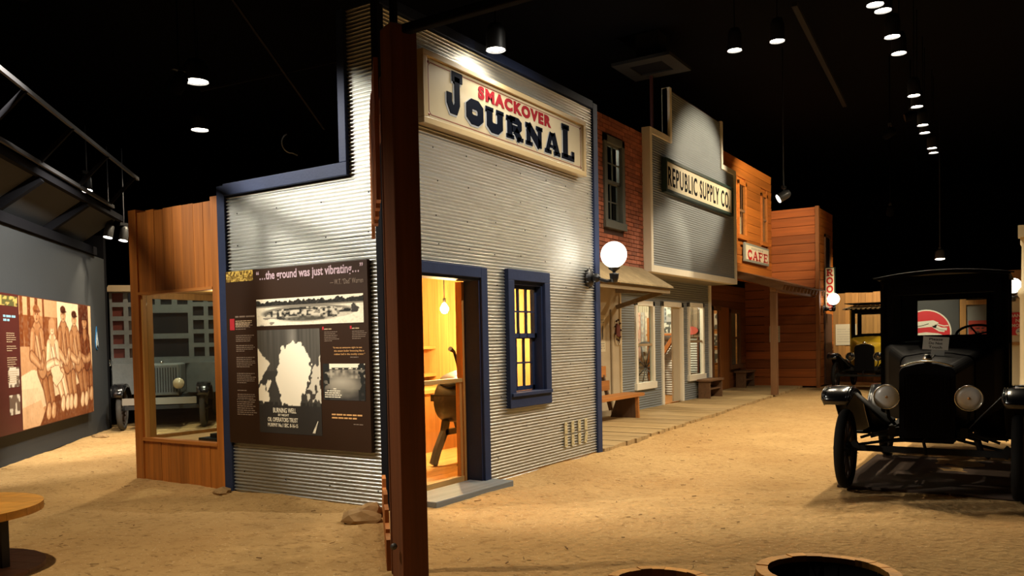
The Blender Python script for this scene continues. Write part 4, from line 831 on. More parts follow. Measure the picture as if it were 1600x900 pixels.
# ================================================================== antique trucks
m_tyre = mat('black_rubber', (.006, .006, .006), .85, spec=.2, bump=.2, bscale=90); m_car = mat('black_enamel', (.0022, .0022, .003), .6, spec=.06); m_fend = mat('polished_black_enamel', (.004, .004, .005), .2, coat=.6); m_chrome = mat('nickel', (.7, .68, .62), .2, 1); m_lens = mat('frosted_headlamp_lens', (.45, .45, .43), .3, coat=.3)
m_spoke = wood('dark_spoke_wood', (.03, .016, .01), 'z', .05); m_grime = mat('dusty_black_metal', (.006, .006, .006), .7, spec=.2)
def wheel(root, x, y, r, rim, hubside, tyre_m=None):
    b = B().tube([(x+(r-.045)*math.cos(t), y, r+(r-.045)*math.sin(t)) for t in np.linspace(0, 2*PI, 37)[:-1]], .047, 12, closed=True)
    w_ = b.build('wheel', tyre_m or m_tyre, root)
    b = B().tube([(x+(r-.10)*math.cos(t), y, r+(r-.10)*math.sin(t)) for t in np.linspace(0, 2*PI, 37)[:-1]], .024, 8, closed=True); b.build('felloe', rim, w_)
    for k in range(12):
        t = k*PI/6; B().tube([(x+.05*math.cos(t), y, r+.05*math.sin(t)), (x+(r-.1)*math.cos(t), y, r+(r-.1)*math.sin(t))], [.018, .013], 6).build('spoke', rim, w_)
    B().lathe([(0, -.05), (.07, -.045), (.075, 0), (.07, .045), (.038, .05), (.034, .11), (0, .115)], (x, y, r), (0, hubside, 0), 14).build('hub', m_grime, w_)
    return w_
def fender(root, y, pts, wd, m, name='fender'):
    """swept mudguard: pts in (x, z); domed cross-section with rolled edges"""
    prof = [(-.5, -.045), (-.5, -.012), (-.42, .004), (-.2, .016), (.2, .016), (.42, .004), (.5, -.012), (.5, -.045)]
    P = [Vector(p) for p in pts]; n = len(P); vs = []
    for i in range(n):
        d = (P[min(i+1, n-1)]-P[max(i-1, 0)]).normalized(); nn = Vector((-d.y, d.x)); 
        if nn.y < 0 and abs(d.x) > .5: nn = -nn
        w_ = wd*(.72 if i == 0 else (.92 if i == 1 else 1))
        for a, h in prof: q = P[i]+nn*h; vs.append((q.x, y+a*w_, q.y))
    k = len(prof); fs = [(i*k+j, i*k+j+1, (i+1)*k+j+1, (i+1)*k+j) for i in range(n-1) for j in range(k-1)]
    o = B().add(vs, fs, 0, True).build(name, [m_grime, m_fend], root); s_ = o.modifiers.new('sheet', 'SOLIDIFY'); s_.thickness = .006; s_.offset = 0; s_.material_offset = 1; s_.material_offset_rim = 1
    for w_ in (.36, .44):
        rib = []
        for i in range(min(n, 5)): rib.append((P[i].x-.004, y+w_*wd, P[i].y+.014))
        lft = [(p[0], 2*y-p[1], p[2]) for p in rib]
        fr_ = [(P[0].x-.004+.01, y+w_*wd*.72*(1-2*t), P[0].y+.016) for t in (0, .33, .67, 1)]
        B().tube(rib[::-1][:-1]+fr_+lft[1:], .005, 6).build('bead', m_fend, o)
    return o
FP = [(-.40, .84), (-.385, .90), (-.32, .955), (-.2, .985), (-.05, .985), (.12, .945), (.3, .85), (.48, .70), (.66, .55), (.86, .46), (1.05, .44)]
def model_t(loc, label, body, cab, lens=m_lens, notice=False, roof='arched', wheelbase=2.54):
    root = empty('antique_truck', (0, 0, 0), label, 'truck'); hy = .715; r = .385
    for x in (0, wheelbase):
        for s_ in (-1, 1): wheel(root, x, s_*hy, r, m_spoke, s_)
    # chassis, axle, springs, rods
    ax = B().bar((0, -.66, .40), (0, .66, .40), .05, .055); ax.bar((0, -.66, .40), (0, -.60, .44), .06, .10); ax.bar((0, .66, .40), (0, .60, .44), .06, .10); ax.build('front_axle', m_grime, root)
    sp = B()
    for k in range(5): wv = .58-.09*k; sp.tube([(-.0, wv*t, .50+.14*(1-abs(t)**1.6*(wv/.58)**1.6)-.022*k) for t in np.linspace(-1, 1, 13)], .013, 6)
    sp.build('leaf_spring', m_grime, root)
    B().tube([(.02, -.60, .43), (.62, -.05, .48), (.62, .05, .48), (.02, .60, .43)], .014, 8).build('radius_rod', m_grime, root)
    B().tube([(.16, -.58, .37), (.16, .58, .39)], .011, 8).build('tie_rod', m_grime, root); B().tube([(.06, .50, .45), (.12, -.30, .52)], .011, 8).build('drag_link', m_grime, root)
    B().tube([(.02, -.50, .36), (.02, -.43, .42), (.02, -.40, .52), (.02, -.40, .62)], [.02, .026, .03, .028], 8).build('steering_arm', m_grime, root)
    B().tube([(-.12, .0, .38), (-.12, .02, .50), (-.06, 0, .52), (.08, 0, .53)], .014, 8).build('crank_handle', m_grime, root)
    for s_ in (-1, 1): B().bar((-.02, s_*.30, .58), (wheelbase+.9, s_*.36, .58), .06, .09).build('frame_rail', m_grime, root)
    B().tube([(wheelbase, -.66, r), (wheelbase, -.15, r), (wheelbase, 0, r), (wheelbase, .15, r), (wheelbase, .66, r)], [.04, .05, .13, .05, .04], 12).build('rear_axle', m_grime, root)
    B().add([(.12, -.20, .46), (.12, .20, .46), (.9, .22, .46), (.9, -.22, .46), (.06, -.26, .64), (.06, .26, .64), (.95, .3, .64), (.95, -.3, .64)], [(0, 3, 2, 1), (4, 5, 6, 7), (0, 1, 5, 4), (1, 2, 6, 5), (2, 3, 7, 6), (3, 0, 4, 7)]).build('engine_pan', m_grime, root)
    # radiator with shell, hood, cowl
    def arch(x, w_, z0, z1, c=.08, n=6): 
        top = [(x, w_/2-c+c*math.sin(PI/2*k/n), z1-c+c*math.cos(PI/2*k/n)) for k in range(n+1)][::-1]; 
        rs_ = [(x, y, z) for _, y, z in top]; ls_ = [(x, -y, z) for _, y, z in top[::-1]]
        crown = [(x, (w_/2-c)*t, z1+.03*(1-t*t)) for t in (.5, 0, -.5)]
        return [(x, w_/2, z0)]+rs_+crown+ls_+[(x, -w_/2, z0)]
    def loft(secs, name, m, cap=True):
        n = len(secs[0]); b = B(); fs = [(i*n+j, i*n+(j+1) % n, (i+1)*n+(j+1) % n, (i+1)*n+j) for i in range(len(secs)-1) for j in range(n)]
        if cap: fs += [tuple(range(n))[::-1], tuple((len(secs)-1)*n+j for j in range(n))]
        o = b.add([p for s_ in secs for p in s_], fs, 0, False).build(name, m, root, .008); return o
    shell = loft([arch(-.05, .47, .52, 1.19), arch(.06, .49, .52, 1.20)], 'radiator_shell', m_car)
    core = B().box((-.062, -.19, .60), (-.045, .19, 1.10))
    core.build('radiator_core', m_car, shell)
    for k in range(15): board('radiator_fin', (-.068, -.185+k*.0264, .61), (-.060, -.178+k*.0264, 1.09), m_car, shell)
    B().tube([(-.055, y, 1.205+.03*(1-(y/.17)**2)) for y in np.linspace(-.22, .22, 9)], .007, 6).build('shell_bead', m_chrome, shell)
    B().lathe([(0, 0), (.035, 0), (.04, .03), (.028, .045), (.022, .06), (0, .062)], (.01, 0, 1.235), n=14).build('radiator_cap', m_chrome, root)
    loft([arch(.06, .47, .62, 1.19), arch(.85, .66, .62, 1.26)], 'hood', body); 
    B().tube([(.08, 0, 1.225), (.84, 0, 1.295)], .006, 6).build('hood_hinge', m_chrome, root)
    loft([arch(.85, .68, .60, 1.27), arch(1.15, .98, .60, 1.35), arch(1.46, 1.16, .60, 1.40)], 'cowl', body)
    for s_ in (-1, 1):
        ap = B(); pp_ = [p for p in FP if p[0] > -.25]
        vs = [(x, s_*.62, z-.03) for x, z in pp_]+[(x+.05, s_*.345, min(z-.03, .64)) for x, z in pp_]; n_ = len(pp_)
        ap.add(vs, [(i, i+1, n_+i+1, n_+i) for i in range(n_-1)], 0, True); o_ = ap.build('inner_apron', m_grime, root); sd = o_.modifiers.new('sheet', 'SOLIDIFY'); sd.thickness = .006
    # headlamps
    for s_ in (-1, 1):
        hl = B().lathe([(0, .16), (.05, .15), (.09, .10), (.112, .03), (.118, 0), (.112, -.012)], (-.05, s_*.34, .90), (1, 0, 0), 22).build('headlamp', m_car, root)
        B().lathe([(0, -.02), (.06, -.016), (.106, -.004), (.108, .004)], (-.05, s_*.34, .90), (1, 0, 0), 22).build('lens', lens, hl); B().lathe([(0, -.03), (.012, -.026), (.014, -.015)], (-.05, s_*.34, .90), (1, 0, 0), 8).build('bulb', mat('amber_bulb', (.5, .25, .08), .3), hl)
        B().tube([(-.055, s_*.34+.112*math.cos(t), .90+.112*math.sin(t)) for t in np.linspace(0, 2*PI, 25)[:-1]], .007, 6, closed=True).build('rim', m_chrome, hl)
        B().tube([(.0, s_*.34, .79), (.02, s_*.33, .70), (.08, s_*.28, .62)], .016, 8).build('lamp_bracket', m_grime, root)
        fender(root, s_*.735, FP, .27, m_car)
        board('running_board', (1.0, s_*.735-.13, .425), (wheelbase-.5, s_*.735+.13, .445), m_car, root)
        B().box((.3, min(s_*.36, s_*.61), .52), (1.2, max(s_*.36, s_*.61), .535)).build('splash_apron', m_car, root)
        fender(root, s_*.735, [(wheelbase+a, z) for a, z in ((-.62, .44), (-.5, .58), (-.34, .76), (-.15, .86), (.1, .86), (.3, .78), (.45, .62))], .27, m_car, 'rear_fender')
    # cab: pillars, windscreen, roof, back
    x0, x1, hw, zc, zr = 1.46, cab['back'], .575, 1.40, cab['roof']
    for s_ in (-1, 1):
        for x in (x0, x1): board('cab_pillar', (x-.03, s_*hw-.035, .62), (x+.03, s_*hw+.035, zr-.06), body if x == x0 and roof != 'arched' else m_car, root)
        board('door_panel', (x0+.03, s_*hw-.02, .62), (x1-.03, s_*hw+.02, 1.36), body, root)
    ws = B().box((x0-.03, -hw, 1.36), (x0+.02, hw, 1.47)).box((x0-.03, -hw, zr-.24), (x0+.02, hw, zr-.08)).box((x0-.03, -hw, 1.47), (x0+.02, -hw+.1, zr-.24)).box((x0-.03, hw-.1, 1.47), (x0+.02, hw, zr-.24)).build('windscreen_frame', m_car, root)
    board('pane', (x0-.008, -hw+.1, 1.47), (x0-.004, hw-.1, zr-.24), glass(), ws)
    b0, b1, bz0, bz1 = cab['win']
    B().box((x1-.02, -hw, .62), (x1+.02, hw, bz0)).box((x1-.02, -hw, bz1), (x1+.02, hw, zr-.06)).box((x1-.02, -hw, bz0), (x1+.02, b0, bz1)).box((x1-.02, b1, bz0), (x1+.02, hw, bz1)).build('cab_back', m_car, root)
    if roof == 'arched':
        secs = [[(x, y, zr-.06*(abs(y)/.66)**2-(.02 if k else 0)) for k in (0, 1) for y in (np.linspace(-.63, .63, 11) if k == 0 else np.linspace(.63, -.63, 11))] for x in (x0-.16, x1+.1)]
        loft(secs, 'roof', m_car); B().tube([(x0-.165, y, zr+.004-.06*(abs(y)/.66)**2) for y in np.linspace(-.66, .66, 11)], .008, 6).build('roof_bead', m_car, root)
        board('roof_header', (x0-.05, -hw, zr-.12), (x0+.03, hw, zr-.04), m_car, root)
    else:
        m_sl = mat('cream_roof_slat', (.62, .5, .3), .7)
        board('roof_skin', (x0-.3, -.70, zr+.03), (x1+.1, .70, zr+.05), m_car, root)
        for k in range(12): y = -.68+k*.1236; B().bar((x0-.46, y, zr-.12), (x1+.1, y, zr+.02), .062, .03).build('roof_slat', m_sl, root)
        B().box((x0-.44, -.72, zr-.14), (x0-.38, .72, zr-.11)).box((x1, -.72, zr-.04), (x1+.06, .72, zr)).build('roof_rail', m_car, root)
    # steering wheel and seat
    c_ = Vector((x0+.38, -.30, 1.47)); ax_ = Vector((-.5, 0, .86)).normalized(); u_ = Vector((0, 1, 0)); v_ = ax_.cross(u_)
    b = B().tube([c_+(u_*math.cos(t)+v_*math.sin(t))*.20 for t in np.linspace(0, 2*PI, 29)[:-1]], .014, 8, closed=True)
    for k in range(4): t = k*PI/2+.4; b.tube([c_, c_+(u_*math.cos(t)+v_*math.sin(t))*.2], .009, 6)
    b.tube([c_, c_-ax_*.62], .016, 8).build('steering_wheel', m_car, root)
    B().box((x0+.45, -hw+.05, .85), (x1-.05, hw-.05, 1.02)).build('seat', m_car, root, .03)
    if notice:
        e = empty('do_not_touch_notice', (.66, 0, 1.27), 'small cream do not touch notice propped on the black truck hood', 'notice')
        Mn = Matrix.Translation((.64, .115, 1.275)) @ Matrix.Rotation(math.radians(4), 4, 'X') @ MS(0, 0, 0) @ Matrix.Rotation(math.radians(-12), 4, 'X')
        B().prism([(0, .06), (.23, .06), (.23, .19), (0, .19)], Mn, .008).build('card', mat('notice_card', (.42, .40, .34), .6), e); B().prism([(.08, -.02), (.2, -.02), (.2, .062), (.08, .062)], Mn, .006).build('stand', mat('notice_stand', (.25, .24, .21), .6), e)
        for k, t in enumerate(('Please', 'Do Not', 'Touch')): text(t, Mn @ Matrix.Translation((.055, .152-k*.04, .0085)), .12, .026, m_dkmetal, e, 'lettering', .02, .0005)
        e.location += Vector(loc)
    root.location = loc
    return root
truck = model_t((2.94, -4.01, 0), 'black antique truck facing the viewer at the right edge', m_car, dict(back=2.5, roof=2.15, win=(-.36, .36, 1.46, 1.88)), notice=True)
truck2 = model_t((17.6, -1.02, 0), 'yellow antique truck with a slatted cream roof before the far plank wall', mat('yellow_enamel', (.62, .40, .01), .35, coat=.4), dict(back=2.6, roof=2.30, win=(-.5, .5, 1.5, 2.05)), roof='slat', lens=m_fend)
# bed of the near truck
B().box((2.62, -.62, .64), (4.2, .62, .72)).build('bed_floor', m_grime, truck).location = (0, 0, 0)
for o in list(truck.children):
    if o.name.startswith('bed_floor'):
        for v in o.data.vertices: v.co += truck.location
# thin dark mottled sheet under the near truck
single('dark_floor_sheet', B().box((3.0, -4.75, -.01), (5.4, -3.2, .012)), mat('mottled_dark_sheet', (.07, .04, .025), .9, var=.4, vscale=4), 'dark mottled sheet on the sand under the black truck', 'mat', (4.2, -3.97, 0))
# ---- old panel truck behind the display case (built at the origin, then turned)
m_old = mat('weathered_blue_grey_body', (.17, .18, .175), .75, var=.45, vscale=6, bump=.2); m_oldd = mat('old_truck_black', (.015, .015, .016), .6)
ot = empty('panel_truck', (0, 0, 0), 'weathered grey panel truck with gridded windows behind the display case', 'truck')
for x in (0, 2.6):
    for s_ in (-1, 1): wheel(ot, x, s_*.70, .39, m_spoke, s_, mat('dusty_tyre', (.05, .047, .042), .85, bump=.3, bscale=60))
B().bar((0, -.66, .40), (0, .66, .40), .06, .07).build('front_axle', m_oldd, ot)
B().bar((-.42, -.62, .54), (-.42, .62, .54), .05, .12).build('bumper', mat('worn_bumper', (.30, .28, .24), .5, .4), ot)
for s_ in (-1, 1): B().bar((-.42, s_*.32, .54), (.2, s_*.34, .56), .05, .08).build('frame_horn', m_oldd, ot); B().bar((.1, s_*.34, .58), (3.6, s_*.4, .58), .06, .1).build('frame_rail', m_oldd, ot)
rd = B().box((-.12, -.30, .62), (.02, .30, 1.20)).build('radiator_shell', m_old, ot, .03)
for k in range(12): board('radiator_fin', (-.135, -.26+k*.045, .68), (-.118, -.24+k*.045, 1.13), m_oldd, rd)
B().box((.02, -.32, .64), (.75, .32, 1.20)).build('hood', m_old, ot, .03); B().lathe([(0, 0), (.03, 0), (.03, .05), (0, .05)], (-.05, 0, 1.20), n=12).build('radiator_cap', m_chrome, ot)
for s_ in (-1, 1):
    hl = B().lathe([(0, .12), (.06, .11), (.1, .04), (.11, 0)], (-.22, s_*.30, .84), (1, 0, 0), 20).build('headlamp', m_chrome, ot); B().lathe([(0, -.015), (.1, -.004), (.1, .004)], (-.22, s_*.30, .84), (1, 0, 0), 20).build('lens', mat('warm_headlamp_lens', (.55, .45, .28), .2, coat=.5), hl)
    B().tube([(-.22, s_*.30, .74), (-.1, s_*.30, .62)], .018, 8).build('lamp_bracket', m_oldd, ot)
    b = B().add([(.55, s_*.95, .62), (.75, s_*.33, .62), (.75, s_*.33, 1.2), (.55, s_*.95, 1.2), (.85, s_*.95, .62), (.9, s_*.33, .62), (.9, s_*.33, 1.2), (.85, s_*.95, 1.2)], [(0, 1, 2, 3), (7, 6, 5, 4), (0, 4, 5, 1), (1, 5, 6, 2), (2, 6, 7, 3), (3, 7, 4, 0)]).build('cowl_side', m_old, ot)
    fender(ot, s_*.72, [(-.38, .62), (-.32, .74), (-.18, .82), (0, .84), (.2, .80), (.4, .64), (.55, .48)], .24, m_oldd)
B().box((.72, -1.0, 1.19), (.82, 1.0, 1.27)).build('ledge', m_old, ot)
XF = .80
def grid_front():
    m_pan = mat('dark_window_pane', (.02, .02, .022), .15, coat=.3); m_redp = mat('dull_red_pane', (.10, .02, .012), .5)
    cols = ((-1.0, -.72), (-.72, -.44), (.44, .72), (.72, 1.0))
    for a, b_ in cols:
        for k in range(5):
            z = 1.27+k*.265
            f = B().box((XF-.02, a, z), (XF+.03, a+.04, z+.265)).box((XF-.02, b_-.04, z), (XF+.03, b_, z+.265)).box((XF-.02, a+.04, z), (XF+.03, b_-.04, z+.045)).box((XF-.02, a+.04, z+.225), (XF+.03, b_-.04, z+.265)).build('window_frame', m_old, ot)
            board('pane', (XF+.01, a+.04, z+.045), (XF+.02, b_-.04, z+.225), m_redp if a > .7 else m_pan, f)
    for z0, z1 in ((1.27, 1.72), (1.72, 2.22)):
        f = B().box((XF-.03, -.44, z0), (XF+.03, -.39, z1)).box((XF-.03, .39, z0), (XF+.03, .44, z1)).box((XF-.03, -.39, z0), (XF+.03, .39, z0+.05)).box((XF-.03, -.39, z1-.05), (XF+.03, .39, z1)).build('windscreen_frame', m_old, ot); board('pane', (XF, -.39, z0+.05), (XF+.01, .39, z1-.05), m_pan, f)
    for a, b_ in ((-.44, -.15), (-.15, .15), (.15, .44)):
        f = B().box((XF-.02, a, 2.22), (XF+.03, a+.05, 2.595)).box((XF-.02, b_-.05, 2.22), (XF+.03, b_, 2.595)).box((XF-.02, a+.05, 2.22), (XF+.03, b_-.05, 2.33)).box((XF-.02, a+.05, 2.5), (XF+.03, b_-.05, 2.595)).build('window_frame', m_old, ot); board('pane', (XF, a+.05, 2.33), (XF+.01, b_-.05, 2.5), m_pan, f)
grid_front()
b = B().box((XF+.03, -1.02, .62), (3.6, 1.02, 2.58)).build('body', m_old, ot)
B().add([(XF-.08, -1.06, 2.58), (XF-.08, 1.06, 2.58), (3.7, 1.06, 2.58), (3.7, -1.06, 2.58), (XF-.08, -1.0, 2.70), (XF-.08, 1.0, 2.70), (3.7, 1.0, 2.70), (3.7, -1.0, 2.70)], [(0, 3, 2, 1), (4, 5, 6, 7), (0, 1, 5, 4), (1, 2, 6, 5), (2, 3, 7, 6), (3, 0, 4, 7)]).build('roof', mat('tan_canvas_roof', (.40, .30, .18), .9), ot)
for s_ in (-1, 1): B().lathe([(0, .05), (.05, .03), (.06, 0)], (XF-.1, s_*1.02, 1.23), (1, 0, 0), 12).build('side_lamp', m_chrome, ot)
ot.location = (3.75, 8.75, 0); ot.rotation_euler = (0, 0, math.radians(48))
# ================================================================== far end: plank wall, dark wall, cream filling station
m_far = wood('golden_far_plank', (.50, .24, .06), 'z', .3, .6)
fwall = empty('plank_wall', (22, -.4, 0), 'golden upright plank wall behind the yellow truck', 'wall')
for k in range(10): y = .68-k*.205; board('plank', (22.0+random.uniform(-.01, .01), y-.2, 0), (22.06, y, 2.78+random.uniform(-.02, .02)), m_far, fwall)
for z in (.5, 1.4, 2.3): board('rail', (22.06, -1.4, z), (22.1, .68, z+.1), m_brownx, fwall)
paper(None, .62, .66, 'large pale poster on the golden plank wall behind the yellow truck', [m_lines(6, .1, .9, (.45, .40, .3))], M=MS(21.975, .55, 1.15), base=(.62, .55, .40), seed=4, cat='poster')
gw = empty('dark_display_wall', (22, -2.1, 0), 'dark grey display wall carrying the red round sign', 'wall'); B().box((22.0, -2.9, 0), (22.1, -1.4, 2.75)).build('wall_panel', mat('slate_display_paint', (.05, .05, .05), .8), gw)
gs = empty('running_dog_sign', (21.98, -2.02, .8), 'red round sign with a white running dog seen through the black truck windows', 'sign')
GM = MS(21.99, 0, 0)
gy = lambda y: -y
circ = [(2.02+.68*math.cos(t), 1.50+.68*math.sin(t)) for t in np.linspace(0, 2*PI, 41)[:-1]]; circ2 = [(2.02+.645*math.cos(t), 1.50+.645*math.sin(t)) for t in np.linspace(0, 2*PI, 41)[:-1]]
m_gw = mat('sign_white', (.66, .62, .52), .6)
B().prism(circ, GM, .01).build('sign_rim', m_gw, gs); B().prism(circ2, GM, .014).build('sign_disc', mat('sign_scarlet', (.52, .012, .02), .5), gs)
dog = B(); Gd = MS(21.976, 0, 0)
dog.stroke([(1.42, 1.70), (1.60, 1.74), (1.78, 1.72)], .10, Gd, .004); dog.stroke([(1.70, 1.72), (1.95, 1.74), (2.2, 1.76), (2.32, 1.70)], .19, Gd, .004); dog.stroke([(2.25, 1.70), (2.42, 1.60), (2.58, 1.585)], .08, Gd, .004); dog.stroke([(2.20, 1.68), (2.38, 1.55), (2.52, 1.53)], .06, Gd, .004)
dog.stroke([(1.72, 1.66), (1.62, 1.56), (1.46, 1.60)], .07, Gd, .004); dog.stroke([(2.32, 1.74), (2.5, 1.68), (2.62, 1.69)], .03, Gd, .004); dog.prism([(1.36, 1.66), (1.40, 1.76), (1.52, 1.78), (1.5, 1.68)], Gd, .004); dog.build('running_dog', m_gw, gs)
b = B(); b.stroke([(1.40, 1.30), (1.7, 1.42), (2.02, 1.46), (2.34, 1.42), (2.64, 1.30)], .09, Gd, .004); b.build('white_band', m_gw, gs)
dg2 = B(); [dg2.stroke(p, .018, MS(21.971, 0, 0), .002) for p in ([(1.8, 1.68), (1.95, 1.71), (2.1, 1.76)], [(2.2, 1.66), (2.3, 1.72)], [(1.55, 1.71), (1.7, 1.76)])]; dg2.build('dog_shading', m_dkmetal, gs)
fr_ = empty('timber_display_frame', (22, -3.3, 0), 'golden timber frame around a grey panel beside the dark display wall', 'frame'); B().box((21.95, -3.08, 0), (22.08, -2.92, 2.6)).build('post', m_far, fr_); B().box((21.95, -3.85, 2.28), (22.08, -3.08, 2.42)).build('head', m_far, fr_); B().box((22.02, -3.85, 0), (22.06, -3.08, 2.28)).build('grey_panel', mat('pale_grey_panel', (.22, .21, .19), .8), fr_)
c = Canvas(.62, .42, 30, 22, (.42, .06, .04)); c.put((c.noise(10, 6, 2) > .55)*(c.v < .5), (.05, .04, .03)); e = empty('red_poster', (22, -3.45, 1.4), 'small red poster on the grey panel in the timber frame', 'poster'); c.build(MS(21.99, -3.14, 1.4), e); B().box((21.995, -3.76, 1.4), (22.015, -3.14, 1.82)).build('backing', m_soff, e)
m_cr = mat('cream_station_wall', (.62, .54, .36), .7)
st = empty('filling_station', (20, -5.2, 0), 'cream filling station wall at the far right', 'building'); B().box((20.0, -7.6, 0), (20.15, -4.02, 2.35)).build('wall', m_cr, st); B().box((19.9, -7.6, 2.35), (20.2, -4.0, 2.55)).build('cornice', wood('station_cornice', (.30, .16, .06), 'y', .05), st); B().box((19.95, -7.6, 1.12), (20.0, -4.02, 1.2)).build('dado_rail', m_far, st); B().box((20.0, -7.6, 2.55), (20.15, -4.0, 3.1)).build('upper_wall', m_far, st)
ds = empty('danger_sign', (19.98, -4.45, 1.35), 'red and white danger no smoking sign on the cream station wall', 'sign')
B().box((19.965, -4.74, 1.38), (19.99, -4.18, 1.98)).build('sign_board', mat('sign_scarlet', (.52, .012, .02), .5), ds)
for k, t in enumerate(('DANGER', 'NO', 'SMOKING')): text(t, MS(19.962, -4.22 if k != 1 else -4.36, 1.85-k*.13), (.48, .2, .48)[k], .09, m_gw, ds, 'lettering', .02, .002)
B().lathe([(0, 0), (.1, 0), (.1, .004), (0, .004)], (19.964, -4.46, 1.47), (-1, 0, 0), 20).build('white_oval', m_gw, ds); B().stroke([(4.39, 1.455), (4.42, 1.485), (4.45, 1.46), (4.49, 1.485), (4.53, 1.465)], .018, MS(19.959, 0, 0), .001).build('blue_squiggle', mat('blue_ink', (.03, .08, .25), .5), ds)
pu = empty('porch_column', (15.4, -4.64, 0), 'round cream porch column at the right edge of the view', 'column'); B().lathe([(.16, 0), (.16, .12), (.12, .16), (.11, .5), (.11, 2.2), (.15, 2.26), (.15, 2.36), (.085, 2.44), (.075, 3.3), (.10, 3.36), (.10, 3.5)], (15.4, -4.64, 0), n=24).build('shaft', m_cr, pu); B().box((15.2, -7.0, 3.5), (15.6, -4.5, 3.75)).build('beam', m_cr, pu); B().lathe([(.16, 0), (.16, .12), (.11, .2), (.1, 3.3), (.12, 3.5)], (15.4, -6.8, 0), n=20).build('shaft', m_cr, pu)
globe_lamp((15.51, -4.60, 2.30), (15.95, -4.40, 2.50), 0, .165, 'glowing globe lamp behind the cream porch column', 0)
# ================================================================== sepia photograph mural on the grey wall
S_ = lambda t: (.95*t**.95+.01, .72*t**1.6+.005, .46*t**2.2+.002)
c = Canvas(3.18, 1.80, 250, 150, S_(.55)); 
c.put((c.v > .62).astype(float), S_(.42)); c.put(((c.v > .62)*(c.noise(26, 3, 4) > .5)), S_(.22)); c.put(((c.v > .86)*(c.u < .5)).astype(float), S_(.62)); c.put(((c.u > .47)*(c.u < .80)*(c.v > .42)).astype(float), S_(1.0)); c.put(((c.u > .79)*(c.u < .955)*(c.v > .3)).astype(float), S_(.07)); c.put((c.u > .955).astype(float), S_(.8))
c.put(((c.u < .30)*(c.v > .62)*(np.sin(c.u*70) > .3)), S_(.16))
c.poly([(0, .02), (0, .40), (.12, .44), (1, .36), (1, .32), (.25, .14), (.0, .0)], S_(.92)); c.poly([(0, .0), (0, .16), (.22, .20), (.3, 0)], S_(.75)); c.poly([(.2, .0), (.32, .19), (1, .34), (1, .0)], S_(.13)); c.put((c.v < .3)*c.noise(18, 10, 8)*.35, S_(.4))
def LL(p, q, a, b_, t, o=.007): c.limb(p, q, a+o, b_+o, S_(t*.28)); c.limb(p, q, a, b_, S_(t)); c.limb((p[0]-.35*a, p[1]), (q[0]-.35*b_, q[1]), a*.4, b_*.4, S_(min(1, t*1.3)))
def person_fig(hx, hv, hipx, hipv, knx, knv, fx_, fv, shirt, pants, foot, hat, hatc=.08, skin=.62):
    sv = hv-.12; w_ = .058
    for d in (.055, -.01): LL((hipx+d*.6, hipv), (knx+d, knv), .044, .036, pants); LL((knx+d, knv), (fx_+d, fv+.04), .032, .022, pants*.85); LL((fx_+d, fv+.03), (fx_+d-.008, fv-.01), .024, .028, foot)
    LL((hx, sv-.03), (hipx+.012, hipv+.02), w_, .052, shirt)
    for d in (-1, 1):
        ex, ev = hx+d*.072, sv-.20; LL((hx+d*.05, sv-.03), (ex, ev), .028, .024, shirt*.9, .005); LL((ex, ev), (hipx+d*.012, hipv+.03), .022, .018, skin*.95, .005)
    c.limb((hx-.028, sv-.02), (hipx-.02, hipv+.05), .004, .004, S_(.12)); c.limb((hx+.028, sv-.02), (hipx+.03, hipv+.05), .004, .004, S_(.12)); c.limb((hx, sv), (hipx+.012, hipv+.06), .003, .003, S_(shirt*.45))
    c.limb((hx, hv-.06), (hx, sv), .020, .026, S_(skin*.8)); c.ell(hx, hv, .036, .066, S_(.12), 1, .05); c.ell(hx, hv, .032, .060, S_(skin), 1, .08); c.ell(hx-.012, hv-.005, .012, .045, S_(min(1, skin*1.3)), .7, .4)
    for d in (-1, 1): c.ell(hx+d*.013, hv+.006, .007, .007, S_(.08), .9, .3); c.ell(hx+d*.034, hv-.004, .006, .016, S_(skin*.8), 1, .2); c.ell(hx+d*.013, hv+.020, .009, .004, S_(.12), .8, .3)
    c.ell(hx, hv-.013, .005, .014, S_(skin*.6), .8, .4); c.ell(hx, hv-.034, .012, .005, S_(.15), .9, .3)
    if hat == 'cap': c.ell(hx, hv+.045, .040, .034, S_(hatc), 1, .06); c.ell(hx+.012, hv+.030, .042, .010, S_(hatc*.6), 1, .1)
    elif hat == 'hair': c.ell(hx, hv+.030, .042, .045, S_(.55), 1, .1); c.ell(hx-.034, hv-.01, .014, .05, S_(.5), 1, .1); c.ell(hx+.034, hv-.01, .014, .05, S_(.5), 1, .1)
    else: c.ell(hx, hv+.034, .056, .013, S_(hatc), 1, .1); c.ell(hx, hv+.062, .034, .036, S_(hatc), 1, .1)
person_fig(.885, .84, .90, .47, .915, .34, .92, .17, .14, .34, .6, 'hat', .05, .5); person_fig(.72, .86, .755, .46, .80, .36, .83, .13, .48, .42, .85, 'cap', .05); person_fig(.555, .89, .58, .46, .62, .36, .65, .13, .42, .50, .85, 'cap', .07)
person_fig(.20, .87, .24, .44, .29, .33, .33, .09, .50, .40, .6, 'cap', .26, .5)
person_fig(.395, .78, .42, .46, .46, .38, .53, .13, .92, .9, .85, 'hair', skin=.85)
c.poly([(.35, .46), (.47, .47), (.54, .37), (.43, .27), (.38, .33)], S_(.28), jit=.02); c.poly([(.355, .455), (.465, .465), (.53, .372), (.43, .28), (.385, .335)], S_(.95), jit=.02)
c.put((c.noise(95, 58, 31)-.5).clip(0, 1)*.3, S_(.10)); c.put((c.noise(95, 58, 33)-.55).clip(0, 1)*.22, S_(1.0))
mu = empty('photo_mural', WO+WD*2+Vector((0, 0, .42)), 'large sepia photograph of five seated oil workers on the grey wall', 'photo panel')
